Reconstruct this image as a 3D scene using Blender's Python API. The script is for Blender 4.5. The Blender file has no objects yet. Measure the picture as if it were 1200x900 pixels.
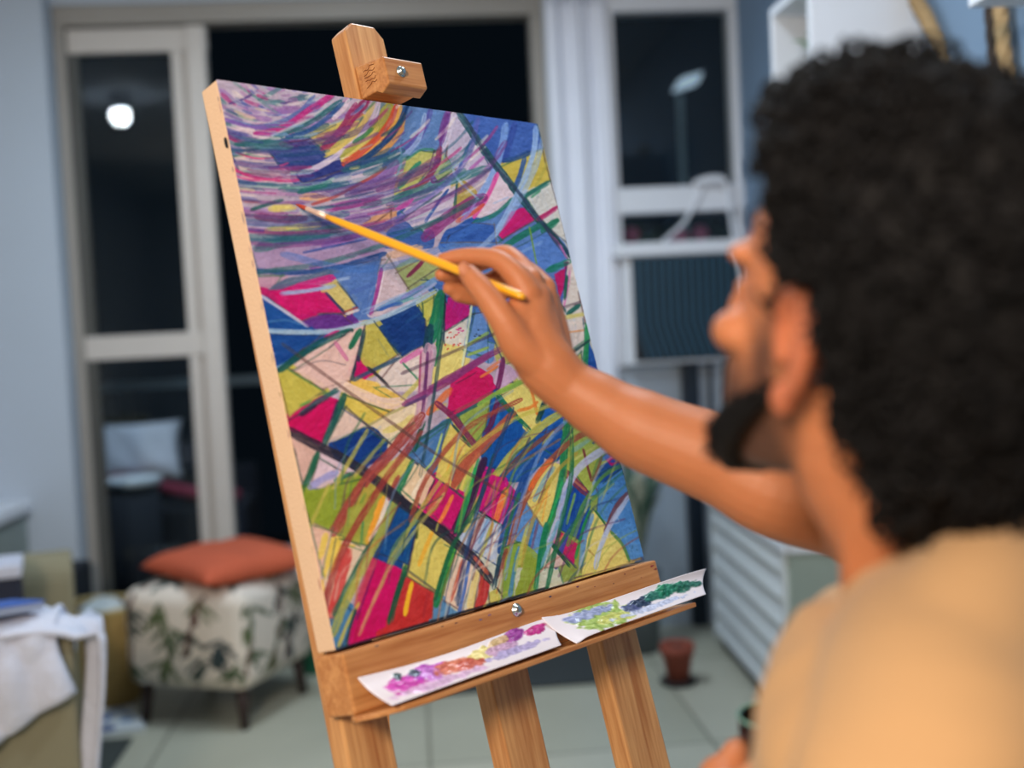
import bpy, bmesh, math, random
import numpy as np
from mathutils import Vector, Matrix, Quaternion, noise as mnoise
random.seed(5)
SC = bpy.context.scene
COL = SC.collection
PI = math.pi
# ---------------------------------------------------------------- materials
def srgb(c):
    return tuple(((x/255)/12.92 if x/255 <= .04045 else ((x/255+.055)/1.055)**2.4) for x in c)
def mat(name, col, rough=.6, metal=0.0, var=.12, nscale=8.0, bump=0.0, bscale=60.0, stretch=(1,1,1), spec=.5, sss=0.0, attr=None, coat=0.0, sheen=0.0, emit=None):
    m = bpy.data.materials.new(name); m.use_nodes = True
    nt = m.node_tree; N = nt.nodes; L = nt.links
    b = N['Principled BSDF']
    b.inputs['Roughness'].default_value = rough; b.inputs['Metallic'].default_value = metal
    b.inputs['Specular IOR Level'].default_value = spec
    tc = N.new('ShaderNodeTexCoord'); mp = N.new('ShaderNodeMapping'); mp.inputs['Scale'].default_value = stretch
    L.new(tc.outputs['Object'], mp.inputs['Vector'])
    nz = N.new('ShaderNodeTexNoise'); nz.inputs['Scale'].default_value = nscale; nz.inputs['Detail'].default_value = 5
    L.new(mp.outputs['Vector'], nz.inputs['Vector'])
    rp = N.new('ShaderNodeMapRange'); rp.inputs['To Min'].default_value = 1-var; rp.inputs['To Max'].default_value = 1+var
    L.new(nz.outputs['Fac'], rp.inputs['Value'])
    mx = N.new('ShaderNodeVectorMath'); mx.operation = 'SCALE'
    if attr:
        at_ = N.new('ShaderNodeAttribute'); at_.attribute_name = attr; L.new(at_.outputs['Color'], mx.inputs[0])
    else:
        mx.inputs[0].default_value = srgb(col)
    L.new(rp.outputs['Result'], mx.inputs['Scale']); L.new(mx.outputs['Vector'], b.inputs['Base Color'])
    if bump:
        n2 = N.new('ShaderNodeTexNoise'); n2.inputs['Scale'].default_value = bscale; n2.inputs['Detail'].default_value = 4
        L.new(mp.outputs['Vector'], n2.inputs['Vector'])
        bp = N.new('ShaderNodeBump'); bp.inputs['Strength'].default_value = bump; bp.inputs['Distance'].default_value = .01
        L.new(n2.outputs['Fac'], bp.inputs['Height']); L.new(bp.outputs['Normal'], b.inputs['Normal'])
    if sss:
        b.inputs['Subsurface Weight'].default_value = sss; b.inputs['Subsurface Radius'].default_value = (1,.3,.15); b.inputs['Subsurface Scale'].default_value = .012
    if coat: b.inputs['Coat Weight'].default_value = coat; b.inputs['Coat Roughness'].default_value = .15
    if sheen: b.inputs['Sheen Weight'].default_value = sheen
    if emit: b.inputs['Emission Color'].default_value = (*emit[0],1); b.inputs['Emission Strength'].default_value = emit[1]
    return m
def wood(name, c1, c2, axis=1, rough=.42, freq=55):
    m = bpy.data.materials.new(name); m.use_nodes = True
    nt = m.node_tree; N = nt.nodes; L = nt.links; b = N['Principled BSDF']; b.inputs['Roughness'].default_value = rough
    tc = N.new('ShaderNodeTexCoord'); mp = N.new('ShaderNodeMapping')
    sc = [1,1,1]; sc[axis] = .055; mp.inputs['Scale'].default_value = sc
    L.new(tc.outputs['Object'], mp.inputs['Vector'])
    n1 = N.new('ShaderNodeTexNoise'); n1.inputs['Scale'].default_value = freq; n1.inputs['Detail'].default_value = 6; n1.inputs['Distortion'].default_value = .6
    n2 = N.new('ShaderNodeTexNoise'); n2.inputs['Scale'].default_value = freq*4.5; n2.inputs['Detail'].default_value = 3
    L.new(mp.outputs['Vector'], n1.inputs['Vector']); L.new(mp.outputs['Vector'], n2.inputs['Vector'])
    mm = N.new('ShaderNodeMix'); mm.data_type = 'FLOAT'; mm.inputs[0].default_value = .4
    L.new(n1.outputs['Fac'], mm.inputs[2]); L.new(n2.outputs['Fac'], mm.inputs[3])
    cr = N.new('ShaderNodeValToRGB'); cr.color_ramp.elements[0].position = .34; cr.color_ramp.elements[1].position = .62
    cr.color_ramp.elements[0].color = (*srgb(c1),1); cr.color_ramp.elements[1].color = (*srgb(c2),1)
    L.new(mm.outputs[0], cr.inputs['Fac']); L.new(cr.outputs['Color'], b.inputs['Base Color'])
    bp = N.new('ShaderNodeBump'); bp.inputs['Strength'].default_value = .12; bp.inputs['Distance'].default_value = .004
    L.new(mm.outputs[0], bp.inputs['Height']); L.new(bp.outputs['Normal'], b.inputs['Normal'])
    return m
def glass(name, tint=(.9,.97,1), rough=0.0):
    m = bpy.data.materials.new(name); m.use_nodes = True
    nt = m.node_tree; N = nt.nodes; L = nt.links; N.remove(N['Principled BSDF'])
    t = N.new('ShaderNodeBsdfTransparent'); t.inputs['Color'].default_value = (*tint,1)
    g = N.new('ShaderNodeBsdfGlossy'); g.inputs['Roughness'].default_value = rough
    f = N.new('ShaderNodeFresnel'); f.inputs['IOR'].default_value = 1.52
    x = N.new('ShaderNodeMixShader'); L.new(f.outputs[0], x.inputs[0]); L.new(t.outputs[0], x.inputs[1]); L.new(g.outputs[0], x.inputs[2])
    L.new(x.outputs[0], N['Material Output'].inputs['Surface'])
    return m
# ---------------------------------------------------------------- geometry helpers
def new(): return bmesh.new()
def box(bm, x0, x1, y0, y1, z0, z1, M=None):
    vs = [bm.verts.new((M @ Vector(p)) if M else p) for p in ((x0,y0,z0),(x1,y0,z0),(x1,y1,z0),(x0,y1,z0),(x0,y0,z1),(x1,y0,z1),(x1,y1,z1),(x0,y1,z1))]
    for f in ((0,3,2,1),(4,5,6,7),(0,1,5,4),(1,2,6,5),(2,3,7,6),(3,0,4,7)): bm.faces.new([vs[i] for i in f])
    return bm
def prism(bm, pts, a, b, f):
    """polygon pts extruded from a to b; f(p, q, t) gives the point"""
    A = [bm.verts.new(f(p,q,a)) for p,q in pts]; B = [bm.verts.new(f(p,q,b)) for p,q in pts]
    bm.faces.new(A[::-1]); bm.faces.new(B); n = len(A)
    for i in range(n): bm.faces.new((A[i],A[(i+1)%n],B[(i+1)%n],B[i]))
    return bm
def tube(bm, pts, rad, n=12, caps=True, ref=(0,0,1), round_ends=False):
    """rad: list of r or (rx, ry); ry lies along the ref direction"""
    P = [Vector(p) for p in pts]; R = [(r,r) if not isinstance(r,(tuple,list)) else tuple(r) for r in rad]
    if round_ends:
        def cap(p, d, r, sgn):
            o = []
            for k in (.35,.7,.93):
                s = math.sqrt(max(0,1-k*k)); o.append((p+d*sgn*min(r)*k, (r[0]*s, r[1]*s)))
            return o
        d0 = (P[0]-P[1]).normalized(); d1 = (P[-1]-P[-2]).normalized()
        a = cap(P[0], d0, R[0], 1); b = cap(P[-1], d1, R[-1], 1)
        P = [x[0] for x in a[::-1]]+P+[x[0] for x in b]; R = [x[1] for x in a[::-1]]+R+[x[1] for x in b]
    rings = []; refv = Vector(ref)
    for i,p in enumerate(P):
        d = (P[min(i+1,len(P)-1)]-P[max(i-1,0)]).normalized()
        s = d.cross(refv)
        if s.length < 1e-4: s = d.cross(Vector((1,0,0)))
        s.normalize(); t = s.cross(d).normalized()
        rings.append([bm.verts.new(p+s*R[i][0]*math.cos(2*PI*k/n)+t*R[i][1]*math.sin(2*PI*k/n)) for k in range(n)])
    for a,b in zip(rings[:-1],rings[1:]):
        for k in range(n): bm.faces.new((a[k],a[(k+1)%n],b[(k+1)%n],b[k]))
    if caps: bm.faces.new(rings[0][::-1]); bm.faces.new(rings[-1])
    return bm
def ring_loft(bm, rings, caps=True):
    R = [[bm.verts.new(p) for p in r] for r in rings]; n = len(R[0])
    for a,b in zip(R[:-1],R[1:]):
        for k in range(n): bm.faces.new((a[k],a[(k+1)%n],b[(k+1)%n],b[k]))
    if caps: bm.faces.new(R[0][::-1]); bm.faces.new(R[-1])
    return bm
def lathe(bm, prof, c=(0,0,0), n=32, caps=True):
    c = Vector(c); return ring_loft(bm, [[c+Vector((r*math.cos(2*PI*k/n), r*math.sin(2*PI*k/n), z)) for k in range(n)] for r,z in prof], caps)
def ball(bm, c, r, M=None, u=20, v=14):
    r = (r,r,r) if not isinstance(r,(tuple,list)) else r
    T = Matrix.Translation(Vector(c)) @ (M.to_4x4() if M else Matrix.Identity(4)) @ Matrix.Diagonal((*r,1))
    bmesh.ops.create_uvsphere(bm, u_segments=u, v_segments=v, radius=1, matrix=T); return bm
def smooth_pts(P, n=6):
    P = [Vector(p) for p in P]
    if len(P) < 3: return P
    Q = [2*P[0]-P[1]]+P+[2*P[-1]-P[-2]]; o = []
    for i in range(1,len(Q)-2):
        a,b,c,d = Q[i-1:i+3]
        for k in range(n):
            t = k/n; o.append(.5*(2*b+(c-a)*t+(2*a-5*b+4*c-d)*t*t+(3*b-a-3*c+d)*t**3))
    return o+[P[-1]]
def obj(name, bm, m, parent=None, smooth=False, bevel=0.0, M=None, sub=0, seg=2):
    me = bpy.data.meshes.new(name)
    bmesh.ops.recalc_face_normals(bm, faces=bm.faces); bm.to_mesh(me); bm.free()
    me.materials.append(m); o = bpy.data.objects.new(name, me); COL.objects.link(o)
    if parent: o.parent = parent
    if M is not None: o.matrix_world = M
    if smooth:
        for p in me.polygons: p.use_smooth = True
    if bevel:
        b = o.modifiers.new('bevel','BEVEL'); b.width = bevel; b.segments = seg; b.limit_method = 'ANGLE'; b.angle_limit = math.radians(40)
    if sub:
        s = o.modifiers.new('sub','SUBSURF'); s.levels = sub; s.render_levels = sub
    return o
def tag(o, label=None, cat=None, group=None, kind=None):
    if label: o['label'] = label
    if cat: o['category'] = cat
    if group: o['group'] = group
    if kind: o['kind'] = kind
    return o
def empty(name, loc=(0,0,0), rz=0.0, M=None):
    o = bpy.data.objects.new(name, None); COL.objects.link(o); o.empty_display_size = .05
    if M is not None: o.matrix_world = M
    else: o.location = loc; o.rotation_euler = (0,0,rz)
    return o
def struct(name, bm, m, **k): return tag(obj(name, bm, m, **k), kind='structure')
def paint_attr(me, cols, name='paint'):
    a = me.color_attributes.new(name, 'FLOAT_COLOR', 'POINT')
    c = np.ones((len(me.vertices),4), np.float32); c[:,:3] = cols; a.data.foreach_set('color', c.ravel())
def lin(a):
    a = np.asarray(a,float)/255; return np.where(a <= .04045, a/12.92, ((a+.055)/1.055)**2.4)
def grid_obj(name, nu, nv, f, m, parent=None, M=None, cols=None):
    """nu x nv grid of vertices f(i,j)"""
    me = bpy.data.meshes.new(name)
    co = f
    i = np.arange(nu*nv).reshape(nv,nu); q = np.stack([i[:-1,:-1],i[:-1,1:],i[1:,1:],i[1:,:-1]],-1).reshape(-1,4)
    me.vertices.add(nu*nv); me.vertices.foreach_set('co', np.asarray(co,np.float32).ravel())
    me.loops.add(q.size); me.loops.foreach_set('vertex_index', q.ravel().astype(np.int32))
    me.polygons.add(len(q)); me.polygons.foreach_set('loop_start', np.arange(0,q.size,4,dtype=np.int32))
    me.update(calc_edges=True); me.validate()
    me.polygons.foreach_set('use_smooth', np.ones(len(q),bool))
    if cols is not None: paint_attr(me, cols)
    me.materials.append(m); o = bpy.data.objects.new(name, me); COL.objects.link(o)
    if parent: o.parent = parent
    if M is not None: o.matrix_world = M
    return o
# ---------------------------------------------------------------- the viewpoint, and points read along its sight lines
FPX = 1365.2; CAMP = Vector((0,0,1.2))
_p, _y, _r = math.radians(2.75), math.radians(-5), math.radians(2.83157)
_f0 = Vector((0,math.cos(_p),-math.sin(_p))); _u0 = Vector((0,math.sin(_p),math.cos(_p))); _r0 = Vector((1,0,0))
_RZ = Matrix.Rotation(_y,3,'Z')
CF = _RZ @ _f0; CR_ = _RZ @ (_r0*math.cos(_r)-_u0*math.sin(_r)); CU = _RZ @ (_u0*math.cos(_r)+_r0*math.sin(_r))
def at(x, y, D): return CAMP+(CF+CR_*((x-600)/FPX)-CU*((y-450)/FPX))*D
# ---------------------------------------------------------------- the painting: brush work laid on the canvas
import numpy as np
CORN = np.array([[252,94],[630,146],[753,657],[393,763]], float)   # where the canvas corners were read
NU, NV = 480, 576
def _homog(src, dst):
    A = []
    for (x, y), (u, v) in zip(src, dst):
        A += [[x,y,1,0,0,0,-u*x,-u*y,-u],[0,0,0,x,y,1,-v*x,-v*y,-v]]
    return np.linalg.svd(np.array(A, float))[2][-1].reshape(3,3)
HM = _homog([(0,0),(1,0),(1,1),(0,1)], CORN); HI = np.linalg.inv(HM)
def _app(H, x, y):
    w = H[2,0]*x+H[2,1]*y+H[2,2]
    return (H[0,0]*x+H[0,1]*y+H[0,2])/w, (H[1,0]*x+H[1,1]*y+H[1,2])/w
_u, _v = np.meshgrid(np.linspace(0,1,NU), np.linspace(0,1,NV))
PXX, PYY = _app(HM, _u, _v)
IMG = np.empty((NV,NU,3))
rng = np.random.RandomState(7)
_NT = rng.rand(256,256)
def vnoise(x, y):
    xi = np.floor(x).astype(int); yi = np.floor(y).astype(int); fx = x-xi; fy = y-yi
    fx = fx*fx*(3-2*fx); fy = fy*fy*(3-2*fy)
    a = _NT[yi&255, xi&255]; b = _NT[yi&255,(xi+1)&255]; c = _NT[(yi+1)&255, xi&255]; d = _NT[(yi+1)&255,(xi+1)&255]
    return (a*(1-fx)+b*fx)*(1-fy)+(c*(1-fx)+d*fx)*fy
ORG = dict(A=(230,60), B=(430,60), C=(270,240), D=(460,260), E=(310,400), F=(500,440), G=(340,570), Z=(0,0))
CUR = [0,0,4.0]
def at_crop(k):
    CUR[0], CUR[1] = ORG[k]; CUR[2] = 1.0 if k == 'Z' else 4.0
def _pts(f):
    a = np.array(f, float).reshape(-1,2)
    return a/CUR[2]+np.array(CUR[:2])
def _win(x0,y0,x1,y1):
    us, vs = _app(HI, np.array([x0,x1,x1,x0]), np.array([y0,y0,y1,y1]))
    a = int(max(0,np.floor(us.min()*(NU-1))-1)); b = int(min(NU,np.ceil(us.max()*(NU-1))+2))
    c = int(max(0,np.floor(vs.min()*(NV-1))-1)); d = int(min(NV,np.ceil(vs.max()*(NV-1))+2))
    if a >= b or c >= d: return None
    return slice(c,d), slice(a,b)
def _segs(P, X, Y):
    best = np.full(X.shape, 1e9); S = np.zeros(X.shape); D = np.zeros(X.shape); acc = 0.0
    for (x0,y0),(x1,y1) in zip(P[:-1],P[1:]):
        dx, dy = x1-x0, y1-y0; L = np.hypot(dx,dy)+1e-9
        t = np.clip(((X-x0)*dx+(Y-y0)*dy)/L/L, 0, 1)
        ex, ey = X-x0-t*dx, Y-y0-t*dy; d = np.hypot(ex,ey)
        m = d < best
        best = np.where(m,d,best); S = np.where(m,acc+t*L,S); D = np.where(m,np.sign(dx*ey-dy*ex)*d,D); acc += L
    return best, S, D, acc
def _smooth(P, n=6):
    if len(P) < 3: return P
    Q = np.vstack([2*P[0]-P[1], P, 2*P[-1]-P[-2]]); out = []
    for i in range(1,len(Q)-2):
        p0,p1,p2,p3 = Q[i-1:i+3]
        for t in np.linspace(0,1,n,endpoint=False):
            out.append(.5*(2*p1+(p2-p0)*t+(2*p0-5*p1+4*p2-p3)*t*t+(3*p1-p0-3*p2+p3)*t**3))
    return np.vstack(out+[P[-1]])
SEED = [0]; UNDER = [False]
def _lay(w, col, a):
    a = np.clip(a,0,1)[...,None]
    IMG[w] = IMG[w]*(1-a)+np.array(col,float)*a
def S(col, w, f, al=.92, tx=.45, taper=True):          # a brush stroke
    if UNDER[0]: return
    P = _smooth(_pts(f)); w = w/CUR[2]; SEED[0] += 17
    x0,y0 = P.min(0)-w; x1,y1 = P.max(0)+w
    win = _win(x0,y0,x1,y1)
    if win is None: return
    X, Y = PXX[win], PYY[win]
    b, s, d, L = _segs(P, X, Y)
    r = w*.5*(1+.25*(vnoise(s/9+SEED[0], s*0+3.3)-.5))
    if taper:
        e = np.minimum(s, L-s); r = r*np.clip(.7+.3*e/(w*.5+.01), 0, 1)
    br = vnoise(s/16+SEED[0], d/1.1+SEED[0]*.37)*.65+vnoise(s/5, d/.7+SEED[0])*.35
    edge = np.clip((r-b)/1.1+.5, 0, 1)
    dry = np.clip((np.abs(s/L-.5)-.38)/.12,0,1)        # the dry start and end of a stroke
    a = al*edge*np.clip(1-tx*1.6*np.clip(br-.42,0,1)*(.5+np.clip(s/L,0,1))-dry*np.clip(br-.4,0,1)*1.1, 0, 1)
    sh = (br-.5)*30*tx
    c = np.array(col,float)
    aa = np.clip(a,0,1)[...,None]
    IMG[win] = IMG[win]*(1-aa)+(c+sh[...,None])*aa
def G(col, f, al=.97, tx=.35, ang=None):               # a painted patch
    P = _pts(f); SEED[0] += 13
    ex = 7.0 if UNDER[0] else 0.0
    x0,y0 = P.min(0)-2-ex; x1,y1 = P.max(0)+2+ex
    win = _win(x0,y0,x1,y1)
    if win is None: return
    X, Y = PXX[win], PYY[win]
    wob = 2.0
    Xw = X+(vnoise(X/7+SEED[0],Y/7)-.5)*wob; Yw = Y+(vnoise(X/7,Y/7+SEED[0])-.5)*wob
    ins = np.zeros(X.shape,bool); n = len(P)
    for i in range(n):
        (xa,ya),(xb,yb) = P[i],P[(i+1)%n]
        c = ((ya>Yw)!=(yb>Yw))&(Xw<(xb-xa)*(Yw-ya)/(yb-ya+1e-9)+xa); ins ^= c
    b,_,_,_ = _segs(np.vstack([P,P[:1]]), Xw, Yw)
    sd = np.where(ins,b,-b)+ex
    if ang is None:
        q = P-P.mean(0); ev = np.linalg.eigh(q.T@q)[1][:,1]; ca, sa = ev
    else: ca, sa = np.cos(np.radians(ang)), np.sin(np.radians(ang))
    s = X*ca+Y*sa; d = -X*sa+Y*ca
    br = vnoise(s/18+SEED[0], d/1.3+SEED[0]*.3)*.7+vnoise(s/6,d/.8+SEED[0])*.3
    a = al*np.clip(sd/1.4+.5,0,1)*np.clip(1-tx*1.1*np.clip(br-.5,0,1),0,1)
    aa = np.clip(a,0,1)[...,None]
    IMG[win] = IMG[win]*(1-aa)+(np.array(col,float)+((br-.5)*44*tx-14*vnoise(X/11+SEED[0],Y/9))[...,None])*aa
    if not UNDER[0]: _outline(P)
EDGE = [(30,70,60),(60,45,60),(25,50,90),(90,60,60),(40,100,70),(110,90,80)]
def _outline(P):
    n = len(P); c = CUR[:]; CUR[:] = [0,0,1.0]
    for i in range(n):
        p, q = P[i], P[(i+1)%n]
        if np.hypot(*(q-p)) < 7 or rng.rand() > .55: continue
        k = (q-p)*.12; m = (p+q)/2+rng.uniform(-.8,.8,2)
        S(EDGE[rng.randint(6)], rng.uniform(1.2,2.6), np.array([p-k,m,q+k]).ravel(), .6, .7)
    CUR[:] = c
def dots(col, cx, cy, rx, ry, n, r=1.0):
    for _ in range(n):
        x = cx+rng.uniform(-rx,rx); y = cy+rng.uniform(-ry,ry); l = rng.uniform(1,4)*CUR[2]*.5; t = rng.uniform(-.6,1.2)
        S(col, r*CUR[2]*rng.uniform(.6,1.4), [x,y,x+l*np.cos(t),y-l*np.sin(t)], .9, .1, False)
M=(200,8,108); DM=(145,30,88); B=(22,80,155); LB=(92,138,203); N=(14,58,126); Y=(212,196,98); LY=(226,210,125); L=(146,164,60)
TG=(14,78,74); EM=(18,115,80); CR=(224,194,186); WL=(205,190,212); PU=(112,46,118); VI=(140,98,165); RU=(152,64,56); RD=(190,52,52)
OR=(226,146,66); K=(28,35,50); PB=(160,186,218); TE=(70,112,122); CW=(218,212,204)
def paint_all():
    _base(); UNDER[0] = True; _work(); UNDER[0] = False; _work(); return IMG
def _base():
    nz = vnoise(PXX/14,PYY/4)
    IMG[:] = np.array((176,160,180),float)+(nz[...,None]-.5)*24
def _work():
    # the swirling upper left: many thin bowl-shaped strokes about one centre
    at_crop('Z')
    G((95,130,190),[520,290,640,215,665,330,560,360]); G((70,110,180),[500,330,660,330,690,430,560,400]); G((195,190,110),[560,360,640,360,660,440,600,450])
    G((212,206,190),[590,430,700,380,720,470,640,480]); G((146,166,80),[640,600,700,580,735,655,640,690]); G((226,211,122),[690,600,745,640,750,657,680,676]); G((200,205,190),[540,650,640,620,660,690,520,720])
    pal = [(170,155,180),(205,190,190),VI,(100,98,160),(80,110,160),TE,(170,130,170),(160,60,120),(150,165,185),(140,100,150),(60,90,110)]
    pal2 = [(55,75,145),(80,60,130),(40,105,105),(170,40,110),(226,212,205),(226,212,205),(120,150,200),(30,80,105),(130,70,140),(110,100,165),(150,170,185),(215,195,150),(60,95,120)]
    for i in range(0 if UNDER[0] else 230):
        rad = rng.uniform(25,300); a0 = rng.uniform(20,150); da = rng.uniform(8,26)
        cx, cy = 330, 90
        th = np.radians(np.linspace(a0,a0+da,4))
        pts = np.stack([cx+rad*1.1*np.cos(th), cy+rad*.62*np.sin(th)],1)
        if (pts[:,0] > 560).any() and rng.rand() < .8: continue
        S(pal[rng.randint(len(pal))], rng.uniform(2.5,8), pts.ravel(), .75, .7)
    at_crop('A')
    S((95,130,130),14,[170,150,280,225,380,300],.6); S((75,50,120),12,[150,250,200,235,255,208]); S(TE,22,[290,230,340,205,395,172],.7)
    S((70,95,160),24,[150,330,270,360,380,340,480,290,550,215],.8); S((120,80,160),20,[130,325,260,365,380,352])
    S((215,190,200),24,[150,365,280,388,300,390],.7); S((178,30,120),26,[270,392,380,375,480,310,545,265,625,213]); S((178,30,120),20,[560,270,600,240,632,213])
    S((190,20,110),22,[130,395,190,425,265,446]); S((28,90,98),26,[180,442,320,430,430,380,520,340,600,290,672,240]); S((25,70,130),22,[420,410,520,380,620,310,685,248])
    S((190,200,205),14,[350,400,470,350,560,300,610,250],.7); S((214,190,205),22,[640,320,690,270,710,232],.9)
    G((216,192,188),[165,500,330,468,385,545,470,582,330,590,200,575]); S((15,70,70),17,[150,475,240,470,330,452]); S((15,20,30),24,[132,460,137,480,136,500],1,.1)
    S((190,40,105),8,[180,480,270,507,358,505]); G((40,60,130),[330,452,520,420,612,492,540,545,470,560,390,540,350,490]); G((45,55,128),[465,580,560,545,680,515,695,560,500,628,470,605])
    S((190,40,110),16,[170,560,260,595,380,612,475,612]); S((200,70,130),9,[170,590,280,612,400,598]); S((180,60,120),8,[350,552,400,540,430,528])
    G((200,180,95),[530,412,640,355,770,325,700,440,600,476]); S((140,30,85),44,[590,462,660,400,722,320,795,240]); S((145,40,95),22,[700,320,725,280,745,250]); S((213,188,100),26,[610,485,700,440,780,340,830,250])
    S(WL,27,[480,582,580,542,690,470,790,380,835,300,852,248],.95); S((165,162,62),58,[690,505,800,418,870,330,902,262]); S((225,200,110),18,[680,520,780,440,850,360],.8); S((50,120,80),20,[735,432,780,405,822,368])
    S((205,75,50),36,[690,532,770,482,850,412,905,340,936,262]); S((232,172,72),20,[760,520,850,440,925,350,958,262]); S((212,150,80),34,[830,505,905,440,965,350,975,300])
    S((15,55,110),29,[690,556,790,505,880,432,950,345,987,262])
    G((95,130,185),[990,268,1195,296,1190,420,1130,470,1000,500,900,520,960,430]); S((80,76,155),36,[880,545,1000,455,1060,370,1095,285]); S((152,176,215),22,[850,600,960,505,1040,420,1070,300],.85)
    S((108,48,128),26,[1140,420,1155,360,1172,288]); S((42,90,110),38,[690,565,800,530,900,500,965,470]); S((120,140,175),18,[640,600,760,575,860,560],.7)
    S((200,180,110),14,[720,555,760,548],.9)
    S(VI,46,[780,640,880,590,935,530]); S((205,190,205),40,[680,620,780,590,850,555],.7); G((184,184,100),[985,512,1050,470,1112,478,1090,560,1030,640,950,662,962,580]); S((25,120,95),30,[950,640,1000,580,1046,530]); S((60,130,110),10,[985,515,1050,468,1110,465])
    S((130,40,80),27,[1142,455,1122,540,1062,622,955,672]); S((110,150,175),18,[1175,470,1150,560,1090,640],.8)
    S((150,180,172),20,[200,630,400,642,560,640,640,606],.9); S((30,110,100),26,[478,668,560,645,625,622]); S((216,162,120),34,[490,692,560,690,610,700]); S((225,200,200),16,[560,665,620,680],.9); S((165,70,70),15,[540,725,640,692,740,640,830,590,885,548])
    S((195,140,110),11,[220,712,290,716]); S((35,85,85),19,[255,752,330,725,400,705]); S(Y,36,[345,748,400,742,455,740]); S((135,55,95),36,[280,782,400,797,510,790]); S((162,176,84),42,[330,852,450,842,570,818]); S(TE,44,[230,885,400,872,700,812],.7)
    S((152,80,150),38,[610,748,740,720,855,712]); S((150,60,130),12,[610,748,720,740,840,705])
    at_crop('B')
    G((65,100,178),[440,290,795,340,822,460,760,480,640,525,580,540,500,400]); G((190,180,205),[395,290,440,298,490,410,562,522,440,585,400,545,370,500]); S((202,192,215),30,[405,295,385,370,360,450])
    S((106,45,126),25,[382,293,365,370,345,440]); S((170,100,170),16,[480,560,520,525,545,500]); S((45,90,150),14,[490,420,460,480,425,570]); S((55,100,130),13,[430,300,470,350])
    S((120,155,215),34,[650,345,632,450,592,580,530,680,450,790],.9); S((45,70,152),30,[692,345,665,450,640,520])
    G((202,182,80),[630,545,740,500,822,460,862,612,750,655,680,622]); S((170,160,70),12,[790,640,830,560,850,500],.7); S((40,80,152),24,[738,508,712,600,690,650]); S((30,70,130),24,[640,520,700,505,760,480])
    S((30,75,85),36,[430,293,500,400,580,510,680,640,790,780,895,905]); G((212,210,205),[740,685,860,618,935,905,885,865,790,765]); S((25,100,85),22,[730,690,790,655,855,618]); S((172,25,92),24,[800,795,850,765,888,738]); S((20,110,80),36,[825,848,890,800]); S((40,130,90),10,[770,690,810,660],.8)
    S((30,110,100),20,[500,810,600,770,685,695]); G((222,202,215),[612,572,672,660,652,710,520,765,562,662]); S((212,70,152),22,[612,578,562,690,500,785]); S((180,190,220),9,[590,720,660,690]); G(M,[740,738,788,800,632,892,612,872,668,762]); S((25,105,92),30,[680,895,760,850,825,815])
    S((150,180,225),26,[792,360,782,470,740,600,680,720,620,830,570,905],.92)
    G((50,92,172),[385,872,500,812,595,822,604,905,370,905]); G((60,95,165),[90,855,170,770,285,872,285,905,90,905]); G((205,190,210),[170,792,330,680,442,620,382,782,222,842]); G((182,160,85),[418,618,488,672,408,765]); S((30,80,80),12,[425,580,415,680,405,790]); S((35,75,152),14,[272,805,330,720,378,655])
    S((130,40,112),58,[270,880,380,785,480,720,545,692],.85); S((202,80,60),19,[420,805,500,760,545,725]); S((150,120,190),14,[440,800,480,760,520,690],.9)
    S((58,115,120),42,[130,700,300,640,420,600,565,556],.85); S((105,60,125),38,[310,612,360,590,415,568]); G((150,165,112),[310,585,370,500,412,562,330,612]); G((205,150,112),[0,835,110,755,110,810,20,870]); S((180,70,150),22,[140,745,180,725,210,700])
    S(PB,12,[400,545,420,600,520,700],.7); S((120,160,190),10,[130,610,160,520,150,440],.7)
    at_crop('C')
    S((40,110,106),50,[120,212,250,180,420,142,545,98],.85); S((190,180,110),22,[200,120,300,112,420,100]); S((120,60,110),24,[130,60,240,70,350,75]); G((166,142,182),[100,235,400,185,700,150,690,270,400,310,130,330],.8); S((190,120,185),20,[430,205,540,180,650,140]); S(VI,24,[430,200,520,170,640,130])
    S((60,80,150),12,[340,232,480,202,640,165]); S((190,120,190),14,[540,248,650,232]); S((150,80,170),28,[375,300,430,282]); S((35,70,132),24,[115,318,300,326,460,310,620,268,725,235]); S((75,105,160),16,[470,330,600,300,700,265])
    G((190,150,176),[120,345,240,342,200,402,130,395]); S((80,100,130),38,[185,415,270,372,380,350,490,318]); S((195,30,120),38,[290,405,390,372,485,348]); G((85,120,186),[480,335,705,268,690,330,655,522,580,525,560,440])
    S((160,180,215),14,[500,360,560,350],.8); S((70,100,170),20,[560,420,620,400,680,370],.8)
    G(M,[130,405,450,418,545,522,420,548,330,562,200,462]); S((175,20,100),24,[120,400,170,420,220,470]); G((100,50,140),[325,556,420,520,520,520,572,566,440,592,360,582]); S((150,176,215),19,[235,425,360,412,490,388]); G((202,186,116),[450,410,510,383,587,482,520,512]); S((38,50,90),13,[445,420,500,480,545,525]); S((150,60,60),10,[530,512,592,490]); S((215,205,215),12,[540,520,600,500])
    G(B,[140,458,360,582,180,595]); G((20,75,150),[170,612,425,622,330,692,212,795,182,700]); S((195,195,220),14,[140,435,240,500,362,582]); S((60,110,170),10,[160,560,260,550,330,570]); S((225,200,195),16,[180,712,200,708]); S((150,180,210),10,[210,775,260,750])
    S((166,192,216),23,[170,600,330,606,480,600,600,572,720,532,850,472,965,408]); S((200,20,110),20,[440,632,505,603]); S(TG,32,[212,798,330,712,450,642,565,598])
    S((205,165,142),36,[740,245,800,232,890,205]); G((206,186,196),[700,312,742,258,832,402,690,502,660,512]); S((150,50,136),18,[706,308,682,430,655,522]); S((225,210,225),6,[722,300,695,430,672,500]); G((166,176,116),[785,322,900,258,975,302,840,392]); S((120,30,70),19,[828,345,880,295,905,265])
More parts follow.
